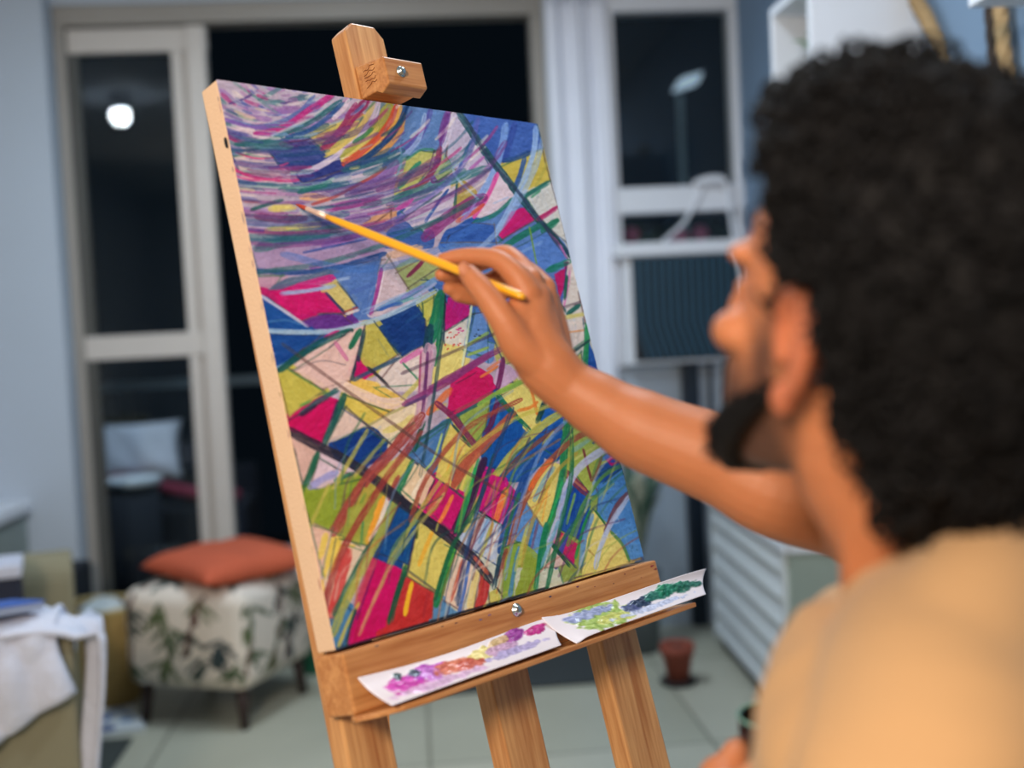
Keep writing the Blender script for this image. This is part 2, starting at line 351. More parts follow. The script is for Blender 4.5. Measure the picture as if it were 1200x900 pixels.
    S((40,95,150),27,[690,500,830,432,975,350]); S((105,60,150),12,[800,446,850,415,905,388]); S((110,170,176),14,[770,476,890,430]); S((50,90,170),16,[700,500,750,480,800,470]); S((170,180,220),16,[860,440,960,375])
    G(N,[690,582,880,482,912,540,912,662,800,722,740,652]); S((40,90,150),14,[820,560,880,520],.5); G((196,192,92),[897,472,952,440,947,522,925,552,900,535]); S(EM,54,[985,425,965,530,940,640],.95,.3); S((15,60,82),44,[935,580,925,640,918,690]); S((20,110,75),22,[1000,480,975,640,955,760]); S(K,8,[1005,430,998,600])
    G((192,10,122),[1015,440,1105,425,1127,522,1000,604]); G((222,216,206),[1000,612,1115,540,1092,682,1000,655]); G((226,211,126),[985,670,1105,672,1080,795,965,845]); G((105,145,206),[1140,520,1205,505,1205,722,1100,692]); S((150,180,80),17,[1100,672,1205,608]); S((150,180,80),15,[1110,712,1205,678]); S((215,225,190),12,[1128,480,1105,640,1085,760])
    dots((185,40,40),1040,640,40,50,16,1.3); dots((200,30,120),1070,590,16,20,7,1.5); dots(K,1155,610,16,18,4,1.2)
    G((190,180,86),[630,582,682,570,782,712,650,792,600,722]); G((226,192,186),[290,785,470,672,560,602,622,600,562,832,430,872]); S((150,150,90),9,[690,640,740,720],.7); S((15,100,70),26,[560,678,605,598]); S((202,120,160),20,[490,655,545,735]); S((32,60,75),21,[625,598,600,720,565,835]); G(M,[592,740,655,780,575,822])
    G((226,211,206),[770,742,890,690,882,852,700,864,715,810]); S((50,80,110),20,[570,832,650,792,785,728]); S((206,100,166),26,[800,745,895,688]); S((35,35,46),15,[640,770,700,820,742,864]); S((70,130,100),10,[805,750,885,835]); S((100,90,100),6,[290,790,420,740,540,760],.6); S((110,140,110),6,[300,800,380,840],.5)
    S((192,162,182),48,[945,680,925,780,900,905]); S((70,30,80),12,[938,695,915,800,898,895]); G((196,186,86),[218,832,280,788,435,892,400,905,230,905])
    S((132,50,112),30,[890,896,1000,832,1110,772,1205,718]); G((196,15,92),[1060,905,1110,820,1160,798,1205,832,1205,905])
    at_crop('D')
    G((90,130,202),[565,132,722,48,822,180,722,228,690,222]); S((130,165,215),14,[600,150,700,100],.6); S((25,110,96),28,[515,128,600,75,670,35]); S((112,150,60),8,[640,30,655,110,672,205]); S((26,60,72),17,[705,15,790,110,834,175]); S((202,100,162),9,[735,60,785,120,815,178])
    G((216,206,200),[825,185,848,190,872,350,902,482,800,490,790,400]); G((192,10,100),[755,250,812,222,800,330,778,365]); S((15,115,90),31,[725,236,825,192]); S((205,110,170),11,[828,235,815,330,798,410]); S((18,90,70),14,[815,262,805,370]); S((18,80,75),14,[780,392,808,428]); S((15,85,76),22,[818,438,872,398])
    S((202,192,112),20,[795,458,900,438]); G((226,212,206),[798,478,890,470,902,560,830,612]); S((215,150,100),9,[802,527,895,515]); G((28,84,172),[918,555,966,706,895,682]); S((30,140,80),25,[912,480,905,590,898,690]); S((20,60,60),14,[826,628,920,562]); G((215,205,110),[845,652,880,618,880,672])
    G((206,172,206),[520,668,610,720,495,795]); S((106,30,86),25,[515,648,505,720,488,796]); S((215,120,80),12,[440,700,500,660])
    at_crop('E')
    G((196,186,86),[55,160,120,148,272,240,110,364]); S((40,95,96),26,[160,360,250,290,345,232]); S((90,150,70),18,[170,310,215,290]); G((202,5,98),[105,382,280,288,332,310,270,492,110,422]); S((45,30,60),18,[170,355,240,310])
    G((230,192,90),[405,195,520,230,640,300,490,402,370,322]); G((216,196,92),[380,262,560,330,490,402,370,322]); S((230,202,192),50,[335,202,430,248,560,298,660,292]); S(TG,33,[372,258,325,380,278,492]); G((222,196,186),[285,490,372,330,482,402,340,472])
    G((230,212,182),[520,412,640,340,722,310,702,382,582,482]); S((215,200,110),30,[560,430,640,400,690,360],.8); S((172,164,110),12,[480,405,580,350,690,298]); S((195,185,90),22,[640,280,700,220,760,150],.8); S((80,74,78),12,[378,318,480,402,580,482,700,572,800,642,935,745]); S((130,110,110),7,[540,190,640,270,700,310])
    G((10,56,132),[322,492,400,450,500,438,552,470,542,535,430,592,350,532]); G((216,178,168),[112,435,235,520,182,692,142,530]); S((15,86,60),33,[247,535,225,600,188,685]); G((216,192,206),[255,556,330,600,405,632,260,702,215,695]); S((150,150,206),34,[212,692,270,655,335,622]); S((20,95,60),20,[330,660,410,625])
    G((142,160,52),[175,712,330,682,445,655,370,762,310,882,210,855]); S((168,176,78),12,[250,760,330,720],.6)
    G((206,192,102),[540,642,650,560,692,582,600,702]); G((232,206,172),[640,702,722,580,792,652,732,782]); S((240,225,205),22,[740,640,690,740],.8)
    G((222,202,106),[868,388,922,470,982,520,900,705,800,642,832,480]); 
    for a in (0,30,60,85): S((232,175,70),8,[900+a*.5,470+a,850+a*.7,620+a*.5],.8)
    G((152,172,82),[905,352,1064,258,1032,412,980,482,930,420]); S((110,130,70),7,[920,400,1050,300],.7); S((120,140,80),7,[950,440,1050,340],.7); G((75,120,176),[690,522,852,398,812,560,770,612]); S((190,210,110),10,[830,440,790,560,750,610]); S((190,170,90),16,[800,330,850,300],.8)
    S((40,90,100),16,[690,492,840,390,1060,268]); S((15,75,56),22,[745,385,720,450,700,522])
    S((196,152,176),50,[765,30,745,200,722,400],.85); S((95,40,98),15,[762,60,752,200,738,345]); S((160,60,110),10,[730,60,722,250],.8); S((132,50,112),32,[650,305,760,250,900,170,1000,100,1110,40]); S((80,60,110),14,[655,310,760,262])
    G((202,10,98),[900,202,985,155,1067,240,880,337]); S((172,62,82),16,[890,335,980,292,1065,245]); S((216,110,60),32,[765,345,820,285,870,235]); S((220,120,60),14,[1010,175,1060,145,1090,125]); S((120,40,80),30,[805,298,880,362,950,450,1000,515]); S((30,60,60),12,[880,400,960,500])
    S((20,112,70),24,[692,568,650,660,620,712,585,800,560,885]); S((152,62,60),25,[625,640,580,745]); G((200,10,112),[800,650,932,750,882,905,740,782]); S((190,90,70),36,[850,682,800,760,768,815],.9); S((235,140,60),20,[878,730,830,830,810,860]); S((160,60,100),12,[815,672,760,780]); S((60,40,60),8,[795,655,740,780])
    G((15,86,166),[1090,258,1205,372,1205,562,1050,605,1035,520,1060,350]); S((50,130,200),20,[1090,300,1085,400,1060,480],.6); S((100,26,72),26,[1095,275,1055,400,1020,450])
    S((40,35,50),46,[105,425,250,500,370,560,480,630,600,722,720,822,850,905]); S((90,70,70),8,[120,432,250,508],.6)
    S((182,174,82),20,[205,880,330,682,480,425]); S((150,60,56),52,[320,905,400,772,480,650,580,540,670,432,735,355],.94); S((180,90,80),10,[330,870,420,730,520,600,640,450],.5); S((185,175,85),18,[420,640,500,540,560,470],.7)
    S((52,22,60),34,[1030,560,960,730,885,900]); S((40,150,80),14,[1000,560,940,740,890,900]); S((165,190,80),16,[970,590,930,700],.8)
    S((165,78,58),40,[885,680,920,600,1000,500,1080,430,1165,345]); S((20,70,60),12,[1010,540,1060,490])
    G((222,206,112),[1110,262,1205,215,1205,332]); S((142,180,72),20,[1000,305,1100,242,1205,193]); S((20,100,70),16,[1085,265,1140,330,1205,390])
    G((180,165,72),[460,690,540,715,470,900,360,900]); S((120,150,60),16,[470,720,400,880]); S((236,160,60),22,[540,750,510,830,488,900]); S((225,215,205),17,[570,750,540,830,515,895]); S((30,120,80),20,[600,750,570,830,545,890]); G((15,72,122),[598,802,640,768,725,850,712,905,565,905])
    at_crop('F')
    G((226,212,122),[345,102,450,38,545,112,492,262]); S((226,130,50),15,[425,172,480,158,515,132]); S((222,125,50),14,[485,60,498,120,515,190]); S((20,106,76),18,[335,100,400,180,482,266]); S((15,60,56),26,[552,128,515,225]); S((130,170,70),20,[330,90,400,60,460,30])
    G((30,100,186),[550,152,645,158,662,202,560,252]); G((20,80,160),[505,332,620,250,645,330,592,385,540,350]); G((30,90,170),[400,350,480,300,560,250,520,400,440,480,330,480,320,430])
    G((156,180,86),[668,198,740,240,795,300,700,382,648,412,660,280]); G((166,180,80),[638,452,800,308,835,370,780,482,740,545,700,482]); S((130,170,160),20,[680,360,760,305],.8); S((200,200,120),12,[690,400,800,330],.7); G((20,75,132),[765,258,842,298,832,335,800,322]); S((60,150,200),10,[770,270,835,310])
    G((226,208,118),[600,442,592,622,540,722,468,612,500,520]); S((230,160,60),8,[580,500,520,640],.8); S((230,160,60),7,[560,560,535,690],.7); S((110,160,190),22,[590,440,545,500,500,590],.8); S((170,190,90),14,[600,470,530,560],.7)
    G((95,145,206),[448,622,560,742,532,852,470,872,408,772]); S((40,110,180),12,[500,690,470,830]); S((110,70,100),12,[515,700,475,860],.8); G((142,165,72),[388,772,470,800,545,872,505,905,370,905]); S((190,190,90),14,[460,760,430,890]); 
    G((20,76,166),[690,528,765,590,722,784,608,722,620,620]); S((120,160,90),12,[690,560,650,700]); S((30,60,150),12,[740,620,700,760]); 
    G((82,140,206),[905,440,1018,852,940,872,900,780,790,640,800,520]); G((30,80,162),[795,472,900,408,912,440,830,505]); S((70,130,200),24,[820,400,870,360],.9); G(M,[850,308,885,305,912,402,870,402,850,370]); S((60,40,100),10,[855,370,905,420]); S((30,80,170),16,[860,410,910,395])
    dots((20,60,90),900,560,70,90,10,.6); dots((20,60,90),960,740,30,80,8,.6)
    G((226,211,122),[780,640,842,722,902,782,938,872,720,912,742,760]); S((82,132,72),14,[858,738,912,800,942,872]); S((30,110,60),8,[785,640,830,700]); S((170,140,80),8,[750,820,780,850],.8)
    S((100,150,205),24,[770,660,735,760,715,900],.9); S((200,210,120),10,[790,690,750,800],.8)
    G((200,22,102),[598,720,702,790,682,892,575,782]); S((215,120,70),20,[640,750,612,810]); S((60,75,160),24,[655,735,625,820,600,905]); G(CR,[575,800,650,885,600,905,550,905]); S((20,70,50),14,[570,780,620,840,665,900])
    S((195,186,76),36,[635,178,540,240,440,330,360,420,290,520,210,650,170,730]); S((120,70,60),21,[640,240,530,310,420,400,350,480]); S((70,70,90),14,[480,300,440,380,380,450],.8); S((200,190,90),14,[590,270,540,330],.7)
    S((120,68,60),20,[700,560,640,450],.0); S((120,40,70),36,[640,455,690,505,745,560]); S((200,130,90),12,[650,470,740,545],.7)
    G((200,10,122),[258,460,332,480,392,570,352,712,240,642]); S((160,60,130),22,[340,498,300,590,270,660]); S((236,140,60),30,[368,540,340,620,318,690]); S((190,100,90),12,[318,500,270,620]); S(K,8,[240,640,352,712])
    G((182,196,222),[230,652,342,702,320,892,165,792]); S((125,65,66),24,[265,650,220,760,180,870]); S((185,180,90),18,[305,700,275,780,240,870]); S((225,225,225),12,[325,720,295,850]); S((120,160,205),16,[285,680,240,790])
    S((25,70,142),42,[490,390,430,560,380,680,340,830]); S((130,60,140),12,[400,600,370,720]); S((40,110,80),16,[430,560,380,700,340,880]); 
    S((20,120,76),34,[662,195,640,330,632,480,592,640,550,760,525,905],.9); S((40,170,90),12,[630,500,600,600,570,690],.9)
    S((150,76,56),29,[775,258,680,310,600,380,520,470,460,580,420,680,380,820,355,905]); S((226,110,50),26,[580,402,520,470,480,540]); S((180,150,60),18,[700,370,620,440,540,560,470,760,440,900],.75); S((120,50,50),12,[730,352,745,420,768,500]); S((130,90,60),14,[815,385,790,460,765,500],.9)
    S((186,190,226),36,[885,325,780,382,700,450,650,540,612,680,568,800]); S((120,170,200),18,[612,690,570,800,530,900],.9)
    S((92,142,62),18,[920,420,820,480,740,590,700,680,655,800]); S((112,60,66),26,[946,553,890,612,852,690,832,745]); S((182,196,230),23,[942,572,880,662,840,732,800,830,785,905]); S((40,140,70),14,[760,640,725,730,690,860])
    S((175,85,62),44,[125,520,190,420,290,310,405,185],.9); S((52,22,60),30,[260,400,220,550,150,745]); S((40,160,85),14,[225,440,190,590,140,745]); S((160,190,80),14,[205,480,175,570],.8)
    S(PB,5,[880,660,895,690,870,700]); 
    at_crop('G')
    G((142,160,54),[52,45,280,5,180,212,90,170]); S((180,172,80),16,[180,0,130,110,95,190]); G((226,186,168),[95,188,195,220,150,405]); S((226,200,80),30,[165,235,140,340]); G((162,166,72),[270,110,420,50,340,280,240,255])
    G((230,202,92),[210,268,305,280,180,425]); G((226,202,178),[258,282,345,312,230,605,180,622,168,500]); S((196,60,60),48,[272,310,235,440,190,605]); S((236,180,170),14,[250,300,210,400],.8); S((235,190,70),10,[150,440,155,500])
    S((236,160,50),25,[435,58,400,160,358,270]); S((225,215,200),15,[455,80,410,190,370,260]); S((60,130,80),12,[340,170,330,280],.8); S((90,110,70),8,[90,185,200,220,330,290],.7)
    G((70,126,176),[185,640,255,560,305,600,245,745,205,765]); G((200,0,102),[405,350,517,400,490,522,440,662,292,738,320,600]); S((186,72,92),32,[395,352,345,460,308,580]); S((150,20,60),10,[330,600,300,725],.7)
    S((40,100,80),30,[510,40,430,205,350,322,270,470,205,605]); S((166,166,76),38,[490,80,405,262,322,420,240,590,200,700],.9); S((190,180,80),15,[320,550,270,640,225,755]); S((25,70,70),13,[305,580,280,660,262,755])
    G((190,52,52),[545,425,672,500,662,622,430,702,482,620]); S((160,40,50),12,[640,500,620,620],.6); S((250,200,40),21,[568,455,550,530,535,605]); S((10,86,60),28,[545,375,502,500,462,645])
    G((15,76,142),[500,108,605,170,552,372,408,320]); S((10,40,90),10,[560,180,520,330],.6); S((20,50,110),16,[595,180,560,350])
    G((216,202,106),[600,178,722,280,765,308,690,502,550,400]); S((232,170,50),20,[665,215,630,300,600,375]); S((122,112,82),10,[545,398,690,505]); S((60,80,40),12,[595,180,590,250])
    S((15,122,52),40,[765,285,722,420,680,560]); S((100,170,60),10,[790,250,740,380],.8)
    G((232,206,186),[770,318,862,370,800,592,720,542]); S((190,95,75),18,[805,352,780,440,748,540]); S((70,110,190),17,[835,352,815,470,788,595]); S((226,206,130),32,[872,395,855,480,838,580]); G((186,56,56),[890,408,932,460,912,562,858,578])
    S((40,35,50),46,[415,5,520,80,640,170,760,262,860,350,935,445]); S((190,92,72),18,[855,332,922,412]); S((110,160,70),12,[560,110,600,60],.7); S((180,180,90),10,[680,215,690,180],.8)
    G((95,146,192),[700,540,785,592,672,636]); S((60,80,120),10,[745,555,730,610]); G((202,196,102),[925,500,962,480,992,542,930,556]); S(K,10,[965,480,1000,530])
    G((132,166,62),[1000,290,1062,268,1042,522,985,535]); S((70,130,180),19,[1068,290,1045,400,1025,515]); G((146,166,62),[1108,298,1152,360,1142,495,1045,520]); S((200,190,90),14,[1110,180,1075,300,1050,400],.8); S((22,122,80),22,[1195,180,1165,330,1145,490]); S((130,60,55),18,[1010,300,960,440],.9); S((25,60,80),20,[980,330,950,480])
    S((20,25,35),14,[205,772,640,642,1200,478],.85,.2)
    # thin streaks that tie the strokes together
    at_crop('Z')
    for i in range(0 if UNDER[0] else 190):
        rad = rng.uniform(30,310); a0 = rng.uniform(15,150); da = rng.uniform(5,20)
        th = np.radians(np.linspace(a0,a0+da,4)); pts = np.stack([330+rad*1.12*np.cos(th), 92+rad*.66*np.sin(th)],1)
        if (pts[:,0] > 600).any() or (pts[:,1] > 330-.3*(pts[:,0]-300)).any(): continue
        S(pal2[rng.randint(len(pal2))], rng.uniform(1.2,4.0), pts.ravel(), .62, .8)
    deep = [(50,60,130),(70,50,120),(30,90,95),(110,45,110),(90,90,150),(25,70,110),(60,110,120),(130,60,120)]
    for i in range(0 if UNDER[0] else 70):
        rad = rng.uniform(110,300); a0 = rng.uniform(30,140); da = rng.uniform(12,34)
        th = np.radians(np.linspace(a0,a0+da,5)); pts = np.stack([330+rad*1.12*np.cos(th), 92+rad*.66*np.sin(th)],1)
        if (pts[:,0] > 585).any() or (pts[:,1] > 335-.3*(pts[:,0]-300)).any() or pts[:,1].mean() < 150: continue
        S(deep[rng.randint(len(deep))], rng.uniform(3,8.5), pts.ravel(), .5, .8)
    for col,w,f,al in (((150,176,218),6,[637,160,626,200,600,250,565,290,500,335,425,368],.7),((96,90,170),6,[560,140,545,190,500,235,440,270,365,292],.6),((112,46,118),7,[300,292,400,282,480,255,560,210,592,168],.55),((30,95,90),6,[295,322,380,310,470,280,565,232],.6),
        ((60,110,190),8,[330,300,420,318,500,300,570,258],.45),((28,60,70),4,[520,380,507,470,492,560],.75),((40,50,80),4,[545,140,575,190,610,230,655,290],.7),((150,54,52),8,[372,742,395,660,440,580,492,508],.85),((160,70,55),6,[480,612,500,560,545,505,610,470],.8),((195,185,80),5,[455,660,520,560,590,500,655,472],.75),
        ((22,90,62),5,[508,705,530,640,560,590,578,535],.85),((22,100,66),5,[636,705,655,620,668,560,668,490],.8),((60,40,60),4,[470,440,540,410,610,380,690,352],.5),((120,150,205),4,[690,470,640,520,610,590,590,680],.7),((30,60,110),5,[600,480,570,560,545,650,535,710],.7),((205,196,110),4,[420,745,460,660,520,580],.7),((90,60,60),4,[330,405,420,470,520,540,610,590],.55),((40,110,70),4,[640,660,690,590,735,550],.7)):
        S(col, w, f, al, .65)
    pal3 = [(60,110,70),(150,165,70),(205,195,100),(40,60,110),(150,70,60),(120,150,190),(90,50,90),(215,205,190),(30,70,70),(190,110,60)]
    for i in range(0 if UNDER[0] else 60):
        x, y = rng.uniform(370,720), rng.uniform(560,745)
        L_ = rng.uniform(50,150); an = np.radians(78-10*(x-380)/350+rng.uniform(-6,6)); b_ = rng.uniform(.1,.5)
        S(pal3[rng.randint(len(pal3))], rng.uniform(1.2,3.2), [x,y,x+L_*.5*np.cos(an),y-L_*.5*np.sin(an),x+L_*np.cos(an-b_),y-L_*np.sin(an-b_)], .5, .8)
    # grain of the whole
    if not UNDER[0]: IMG[:] = np.clip((IMG-128)*1.08+128+8+(rng.rand(NV,NU,1)-.5)*10, 0, 250)
# ---------------------------------------------------------------- the room
m_wall = mat('wall paint pale', (180,191,204), .85, var=.03, nscale=3)
m_wallr = mat('wall paint blue grey', (118,142,168), .85, var=.05, nscale=3)
m_white = mat('white lacquer', (222,226,234), .45, var=.03)
m_frame = mat('window frame aluminium', (196,190,184), .4, var=.05, nscale=20)
m_frame_dark = mat('window channel dark', (70,72,70), .5, var=.1)
m_curt = mat('white curtain cloth', (226,230,242), .9, var=.04, nscale=12, bump=.15, bscale=200)
m_glass = glass('window glass')
m_dark = mat('dark night render', (24,32,40), .9)
def floor_mat():
    m = mat('stone floor', (190,187,170), .4, var=.2, nscale=2.2, bump=.06, bscale=30)
    nt = m.node_tree; N = nt.nodes; L = nt.links; b = N['Principled BSDF']
    src = b.inputs['Base Color'].links[0].from_socket
    tc = N.new('ShaderNodeTexCoord'); br = N.new('ShaderNodeTexBrick'); br.offset = 0
    br.inputs['Scale'].default_value = 1.0; br.inputs['Brick Width'].default_value = .8; br.inputs['Row Height'].default_value = .8
    br.inputs['Mortar Size'].default_value = .006; br.inputs['Color1'].default_value = (1,1,1,1); br.inputs['Color2'].default_value = (.86,.88,.86,1); br.inputs['Mortar'].default_value = (.5,.5,.48,1)
    L.new(tc.outputs['Object'], br.inputs['Vector'])
    mx = N.new('ShaderNodeMix'); mx.data_type = 'RGBA'; mx.blend_type = 'MULTIPLY'; mx.inputs[0].default_value = 1
    L.new(src, mx.inputs[6]); L.new(br.outputs['Color'], mx.inputs[7]); L.new(mx.outputs[2], b.inputs['Base Color'])
    return m
m_floor = floor_mat()
XL, XR, YB, YF, ZC = -2.4, 1.33, 4.5, -2.4, 2.6
struct('floor', box(new(), XL-.1, XR+.1, YF-.1, YB+.1, -.1, 0), m_floor)
struct('ceiling', box(new(), XL-.1, XR+.1, YF-.1, YB+.1, ZC, ZC+.1), m_wall)
struct('wall_left', box(new(), XL-.1, XL, YF-.1, YB+.1, 0, ZC), m_wall)
struct('wall_right', box(new(), XR, XR+.1, YF-.1, YB+.1, 0, ZC), m_wallr)
struct('wall_rear', box(new(), XL, XR, YF-.1, YF, 0, ZC), m_wall)
wb = new()
box(wb, XL, -1.245, YB-.12, YB+.1, 0, ZC)                     # the plain piece left of the sliding door
box(wb, -1.245, XR, YB-.02, YB+.1, 2.47, ZC)
box(wb, .58, .80, YB-.02, YB+.1, 0, 2.47)
box(wb, .80, XR, YB-.02, YB+.1, 0, 1.03)
struct('wall_back', wb, m_wall)
# sliding door: fixed head, left sash parked in the left bay, the rest stands open to the night
dr = tag(empty('door_1', (-.33,YB,0)), kind='structure')
def part(name, bm, m, parent, **k):
    o = obj(name, bm, m, None, **k); mw = o.matrix_world.copy(); o.parent = parent; o.matrix_parent_inverse = parent.matrix_basis.inverted(); return o
f = new()
box(f, -1.245, .58, YB-.01, YB+.09, 2.395, 2.47); box(f, -1.245, -1.205, YB-.01, YB+.09, 0, 2.395)
box(f, .53, .58, YB-.01, YB+.09, 0, 2.395); box(f, -1.245, .58, YB-.01, YB+.09, 0, .05)
part('door_frame', f, mat('door frame taupe', (150,146,140), .45, var=.06), dr, bevel=.004)
f = new()
box(f, -1.20, -.69, YB+.0, YB+.04, 2.295, 2.385)
box(f, -.825, -.785, YB+.0, YB+.04, .05, 2.295); box(f, -.765, -.695, YB-.02, YB+.05, .05, 2.385); box(f, -.785, -.765, YB+.015, YB+.03, .05, 2.295)
box(f, -1.205, -.765, YB-.005, YB+.045, 1.155, 1.245)
box(f, -1.205, -.765, YB+.0, YB+.04, .05, .15)
part('door_sash', f, m_frame, dr, bevel=.004)
part('door_stile', box(new(), -1.205, -1.165, YB, YB+.04, .05, 2.295), m_frame_dark, dr, bevel=.004)
part('door_pane', box(new(), -1.17, -.82, YB+.018, YB+.024, .1, 2.30), m_glass, dr)
part('lower_rail', box(new(), -.695, .53, YB+.05, YB+.08, .33, .40), mat('rail blue grey', (128,142,154), .4), dr, bevel=.004)
part('lower_panel', box(new(), -.695, .53, YB+.055, YB+.075, .05, .33), m_dark, dr)
# right window over the air conditioner
wn = tag(empty('window_1', (1.07,YB,1.5)), kind='structure')
f = new()
box(f, .80, XR, YB-.05, YB+.05, 2.385, 2.47); box(f, .785, .845, YB-.05, YB+.05, 1.03, 2.385); box(f, 1.30, XR, YB-.05, YB+.05, 1.03, 2.385)
box(f, .82, XR, YB-.06, YB+.05, 1.615, 1.715)
part('window_frame', f, m_white, wn, bevel=.005)
part('upper_pane', box(new(), .845, 1.30, YB, YB+.006, 1.715, 2.385), m_glass, wn)
part('lower_pane', box(new(), .845, 1.30, YB, YB+.006, 1.40, 1.615), m_glass, wn)
struct('baseboard_right', box(new(), XR-.012, XR, YF, YB-.02, 0, .09), m_white)
# curtain between door and window
def curtain():
    nu, nv = 90, 40; co = []
    for j in range(nv):
        z = 2.44-(2.43)*j/(nv-1)
        for i in range(nu):
            s = i/(nu-1); w = .22*(1+.06*math.sin(j*.15))
            x = .585+w*s; y = YB-.06-.012*math.sin(s*15+.5*math.sin(z*1.5))-.005*math.sin(s*37+z)
            co.append((x,y,z))
    o = grid_obj('curtain', nu, nv, co, m_curt)
    s = o.modifiers.new('thick','SOLIDIFY'); s.thickness = .004
    tag(o, 'white floor length curtain hanging between sliding door and window', 'curtain')
curtain()
# ---------------------------------------------------------------- beyond the glass
struct('ground_balcony', box(new(), -3, 3, YB+.1, 7.2, -.1, 0), m_dark)
rl = tag(empty('balcony_railing', (-.5,5.85,0)), 'dim metal balcony railing seen through the sliding door', 'railing')
part('top_rail', box(new(), -2.6, 2.6, 5.82, 5.87, .99, 1.03), mat('railing grey', (120,130,134), .5), rl)
m_post = mat('railing post', (52,60,66), .5)
for k in range(14): part('post', box(new(), -2.6+k*.4, -2.57+k*.4, 5.83, 5.86, 0, .99), m_post, rl)
sf = tag(empty('balcony_sofa', (-1.3,5.55,0)), 'dark balcony sofa behind the door glass', 'sofa')
m_sofad = mat('dark outdoor cloth', (30,36,48), .9)
f = new(); box(f, -1.9, -.75, 5.2, 5.6, 0, .5); box(f, -1.9, -.75, 5.6, 5.75, 0, .62); part('sofa_body', f, m_sofad, sf, bevel=.03)
LATER_PILLOW = ('pale pillow on the balcony sofa, seen through glass', 'pillow')
f = new(); tube(f, smooth_pts([(-1.5,5.50,.60),(-1.28,5.36,.60),(-1.08,5.26,.565),(-.93,5.24,.53),(-.80,5.24,.52)]), [(.05,.028)]*25, n=10, round_ends=True)
tag(obj('throw', f, mat('plum blanket', (128,44,66), .95, bump=.3, bscale=40), smooth=True), 'dark red rolled throw on the balcony sofa', 'blanket')
st = tag(empty('reflection_drum', (-1.205,5.02,0)), 'dark drum with white top behind door glass, standing in for a reflection', 'table')  # drum added beyond the pane for the pale oval reflected in it
part('drum', lathe(new(), [(.09,0),(.105,.05),(.105,.62)], (-1.185,5.02,0)), m_sofad, st, smooth=True)
part('drum_top', lathe(new(), [(.115,.62),(.118,.627),(.118,.645),(.11,.652)], (-1.185,5.02,0)), mat('white drum top', (226,232,240), .3), st, smooth=True)
lp = tag(empty('glass_streak_post', (1.55,6.2,0)), 'pale glowing post outside the window, standing in for a reflection in its glass', 'lamp')  # glowing post and head added outside for the bright streak reflected in the pane
part('post', tube(new(), [(1.52,6.2,0),(1.52,6.2,2.40)], [.016,.016], n=10), mat('streak post pale', (150,170,180), .4, emit=((.4,.6,.7),.025)), lp, smooth=True)
f = new(); prism(f, [(-.07,-.035),(.06,.0),(.09,.06),(-.03,.03)], 0, .1, lambda p,q,t: (1.555+p,6.15+t,2.455+q)); part('streak_head', f, mat('streak head', (220,235,250), .4, emit=((.7,.85,1),.5)), lp, bevel=.01)
fl = tag(empty('flower_bush', (1.0,4.95,0)), 'dim pink flowering bush just outside the window strip', 'plant')
f = new(); random.seed(3)
for k in range(70):
    c = Vector((random.uniform(.82,1.45), random.uniform(4.85,5.1), random.uniform(1.1,1.62))); a = random.uniform(0,6.28); l = random.uniform(.04,.08)
    d = Vector((math.cos(a)*l, random.uniform(-.02,.02), math.sin(a)*l)); s = Vector((-math.sin(a)*l*.3,.01,math.cos(a)*l*.3))
    v = [f.verts.new(c+p) for p in (-d, s, d, -s)]; f.faces.new(v)
tube(f, smooth_pts([(1.1,4.98,0),(1.08,4.97,.7),(1.0,4.96,1.3),(1.05,4.97,1.55)]), [.015]*19, n=6)
part('leaves', f, mat('night leaves', (44,74,62), .6), fl)
for x,z,r in ((.955,1.565,.03),(1.16,1.545,.035),(1.25,1.56,.03)):
    f = new()
    for k in range(6):
        a = k*PI/3; ball(f, (x+r*.6*math.cos(a),4.84,z+r*.6*math.sin(a)), (r*.55,.012,r*.55), u=10, v=6)
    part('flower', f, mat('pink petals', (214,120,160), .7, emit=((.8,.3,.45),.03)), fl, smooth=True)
# ---------------------------------------------------------------- air conditioner
ac = tag(empty('air_conditioner', (1.07,4.42,1.03)), 'window air conditioner with dark slatted grille under the right window', 'air conditioner')
f = new(); box(f, .825, XR-.005, 4.36, 4.66, 1.035, 1.47); part('housing', f, m_white, ac, bevel=.008)
part('top_trim', box(new(), .79, XR-.004, 4.325, 4.5, 1.445, 1.495), m_white, ac, bevel=.006)
m_gr = mat('grille teal', (36,72,92), .45, var=.08); m_gr2 = mat('grille backing', (8,22,32), .6)
part('grille_back', box(new(), .855, XR-.03, 4.352, 4.362, 1.05, 1.44), m_gr2, ac)
for k in range(16):
    x = .862+k*.028
    f = new(); prism(f, [(0,1.44),(0,1.19),(.040,1.055),(.054,1.055),(.014,1.19),(.014,1.44)], 4.332, 4.354, lambda p,q,t: (min(x+p,XR-.03),t,q)); part('grille_slat', f, m_gr, ac)
f = new(); box(f, 1.05, 1.115, 4.42, 4.47, .0, 1.035); part('drain_pipe', f, mat('pipe dark', (16,30,44), .5), ac, bevel=.008)
f = new(); tube(f, smooth_pts([(1.165,4.45,1.03),(1.165,4.46,.6),(1.17,4.46,.02)]), [.01]*13, n=8); part('power_cord', f, mat('cord dark', (20,30,40), .5), ac, smooth=True)
f = new(); tube(f, smooth_pts([(1.16,4.425,1.722),(1.20,4.415,1.730),(1.245,4.41,1.722),(1.255,4.40,1.62),(1.25,4.34,1.50),(1.265,4.32,1.36),(1.285,4.32,1.20)]), [.007]*37, n=10, round_ends=True)
tube(f, smooth_pts([(1.13,4.425,1.722),(1.17,4.415,1.735),(1.22,4.415,1.738),(1.24,4.415,1.726),(1.19,4.41,1.722),(1.14,4.415,1.724)]), [.010]*31, n=10, round_ends=True)
tube(f, smooth_pts([(1.17,4.43,1.725),(1.14,4.432,1.66),(1.08,4.43,1.57),(1.0,4.425,1.505)]), [.007]*19, n=10, round_ends=True)
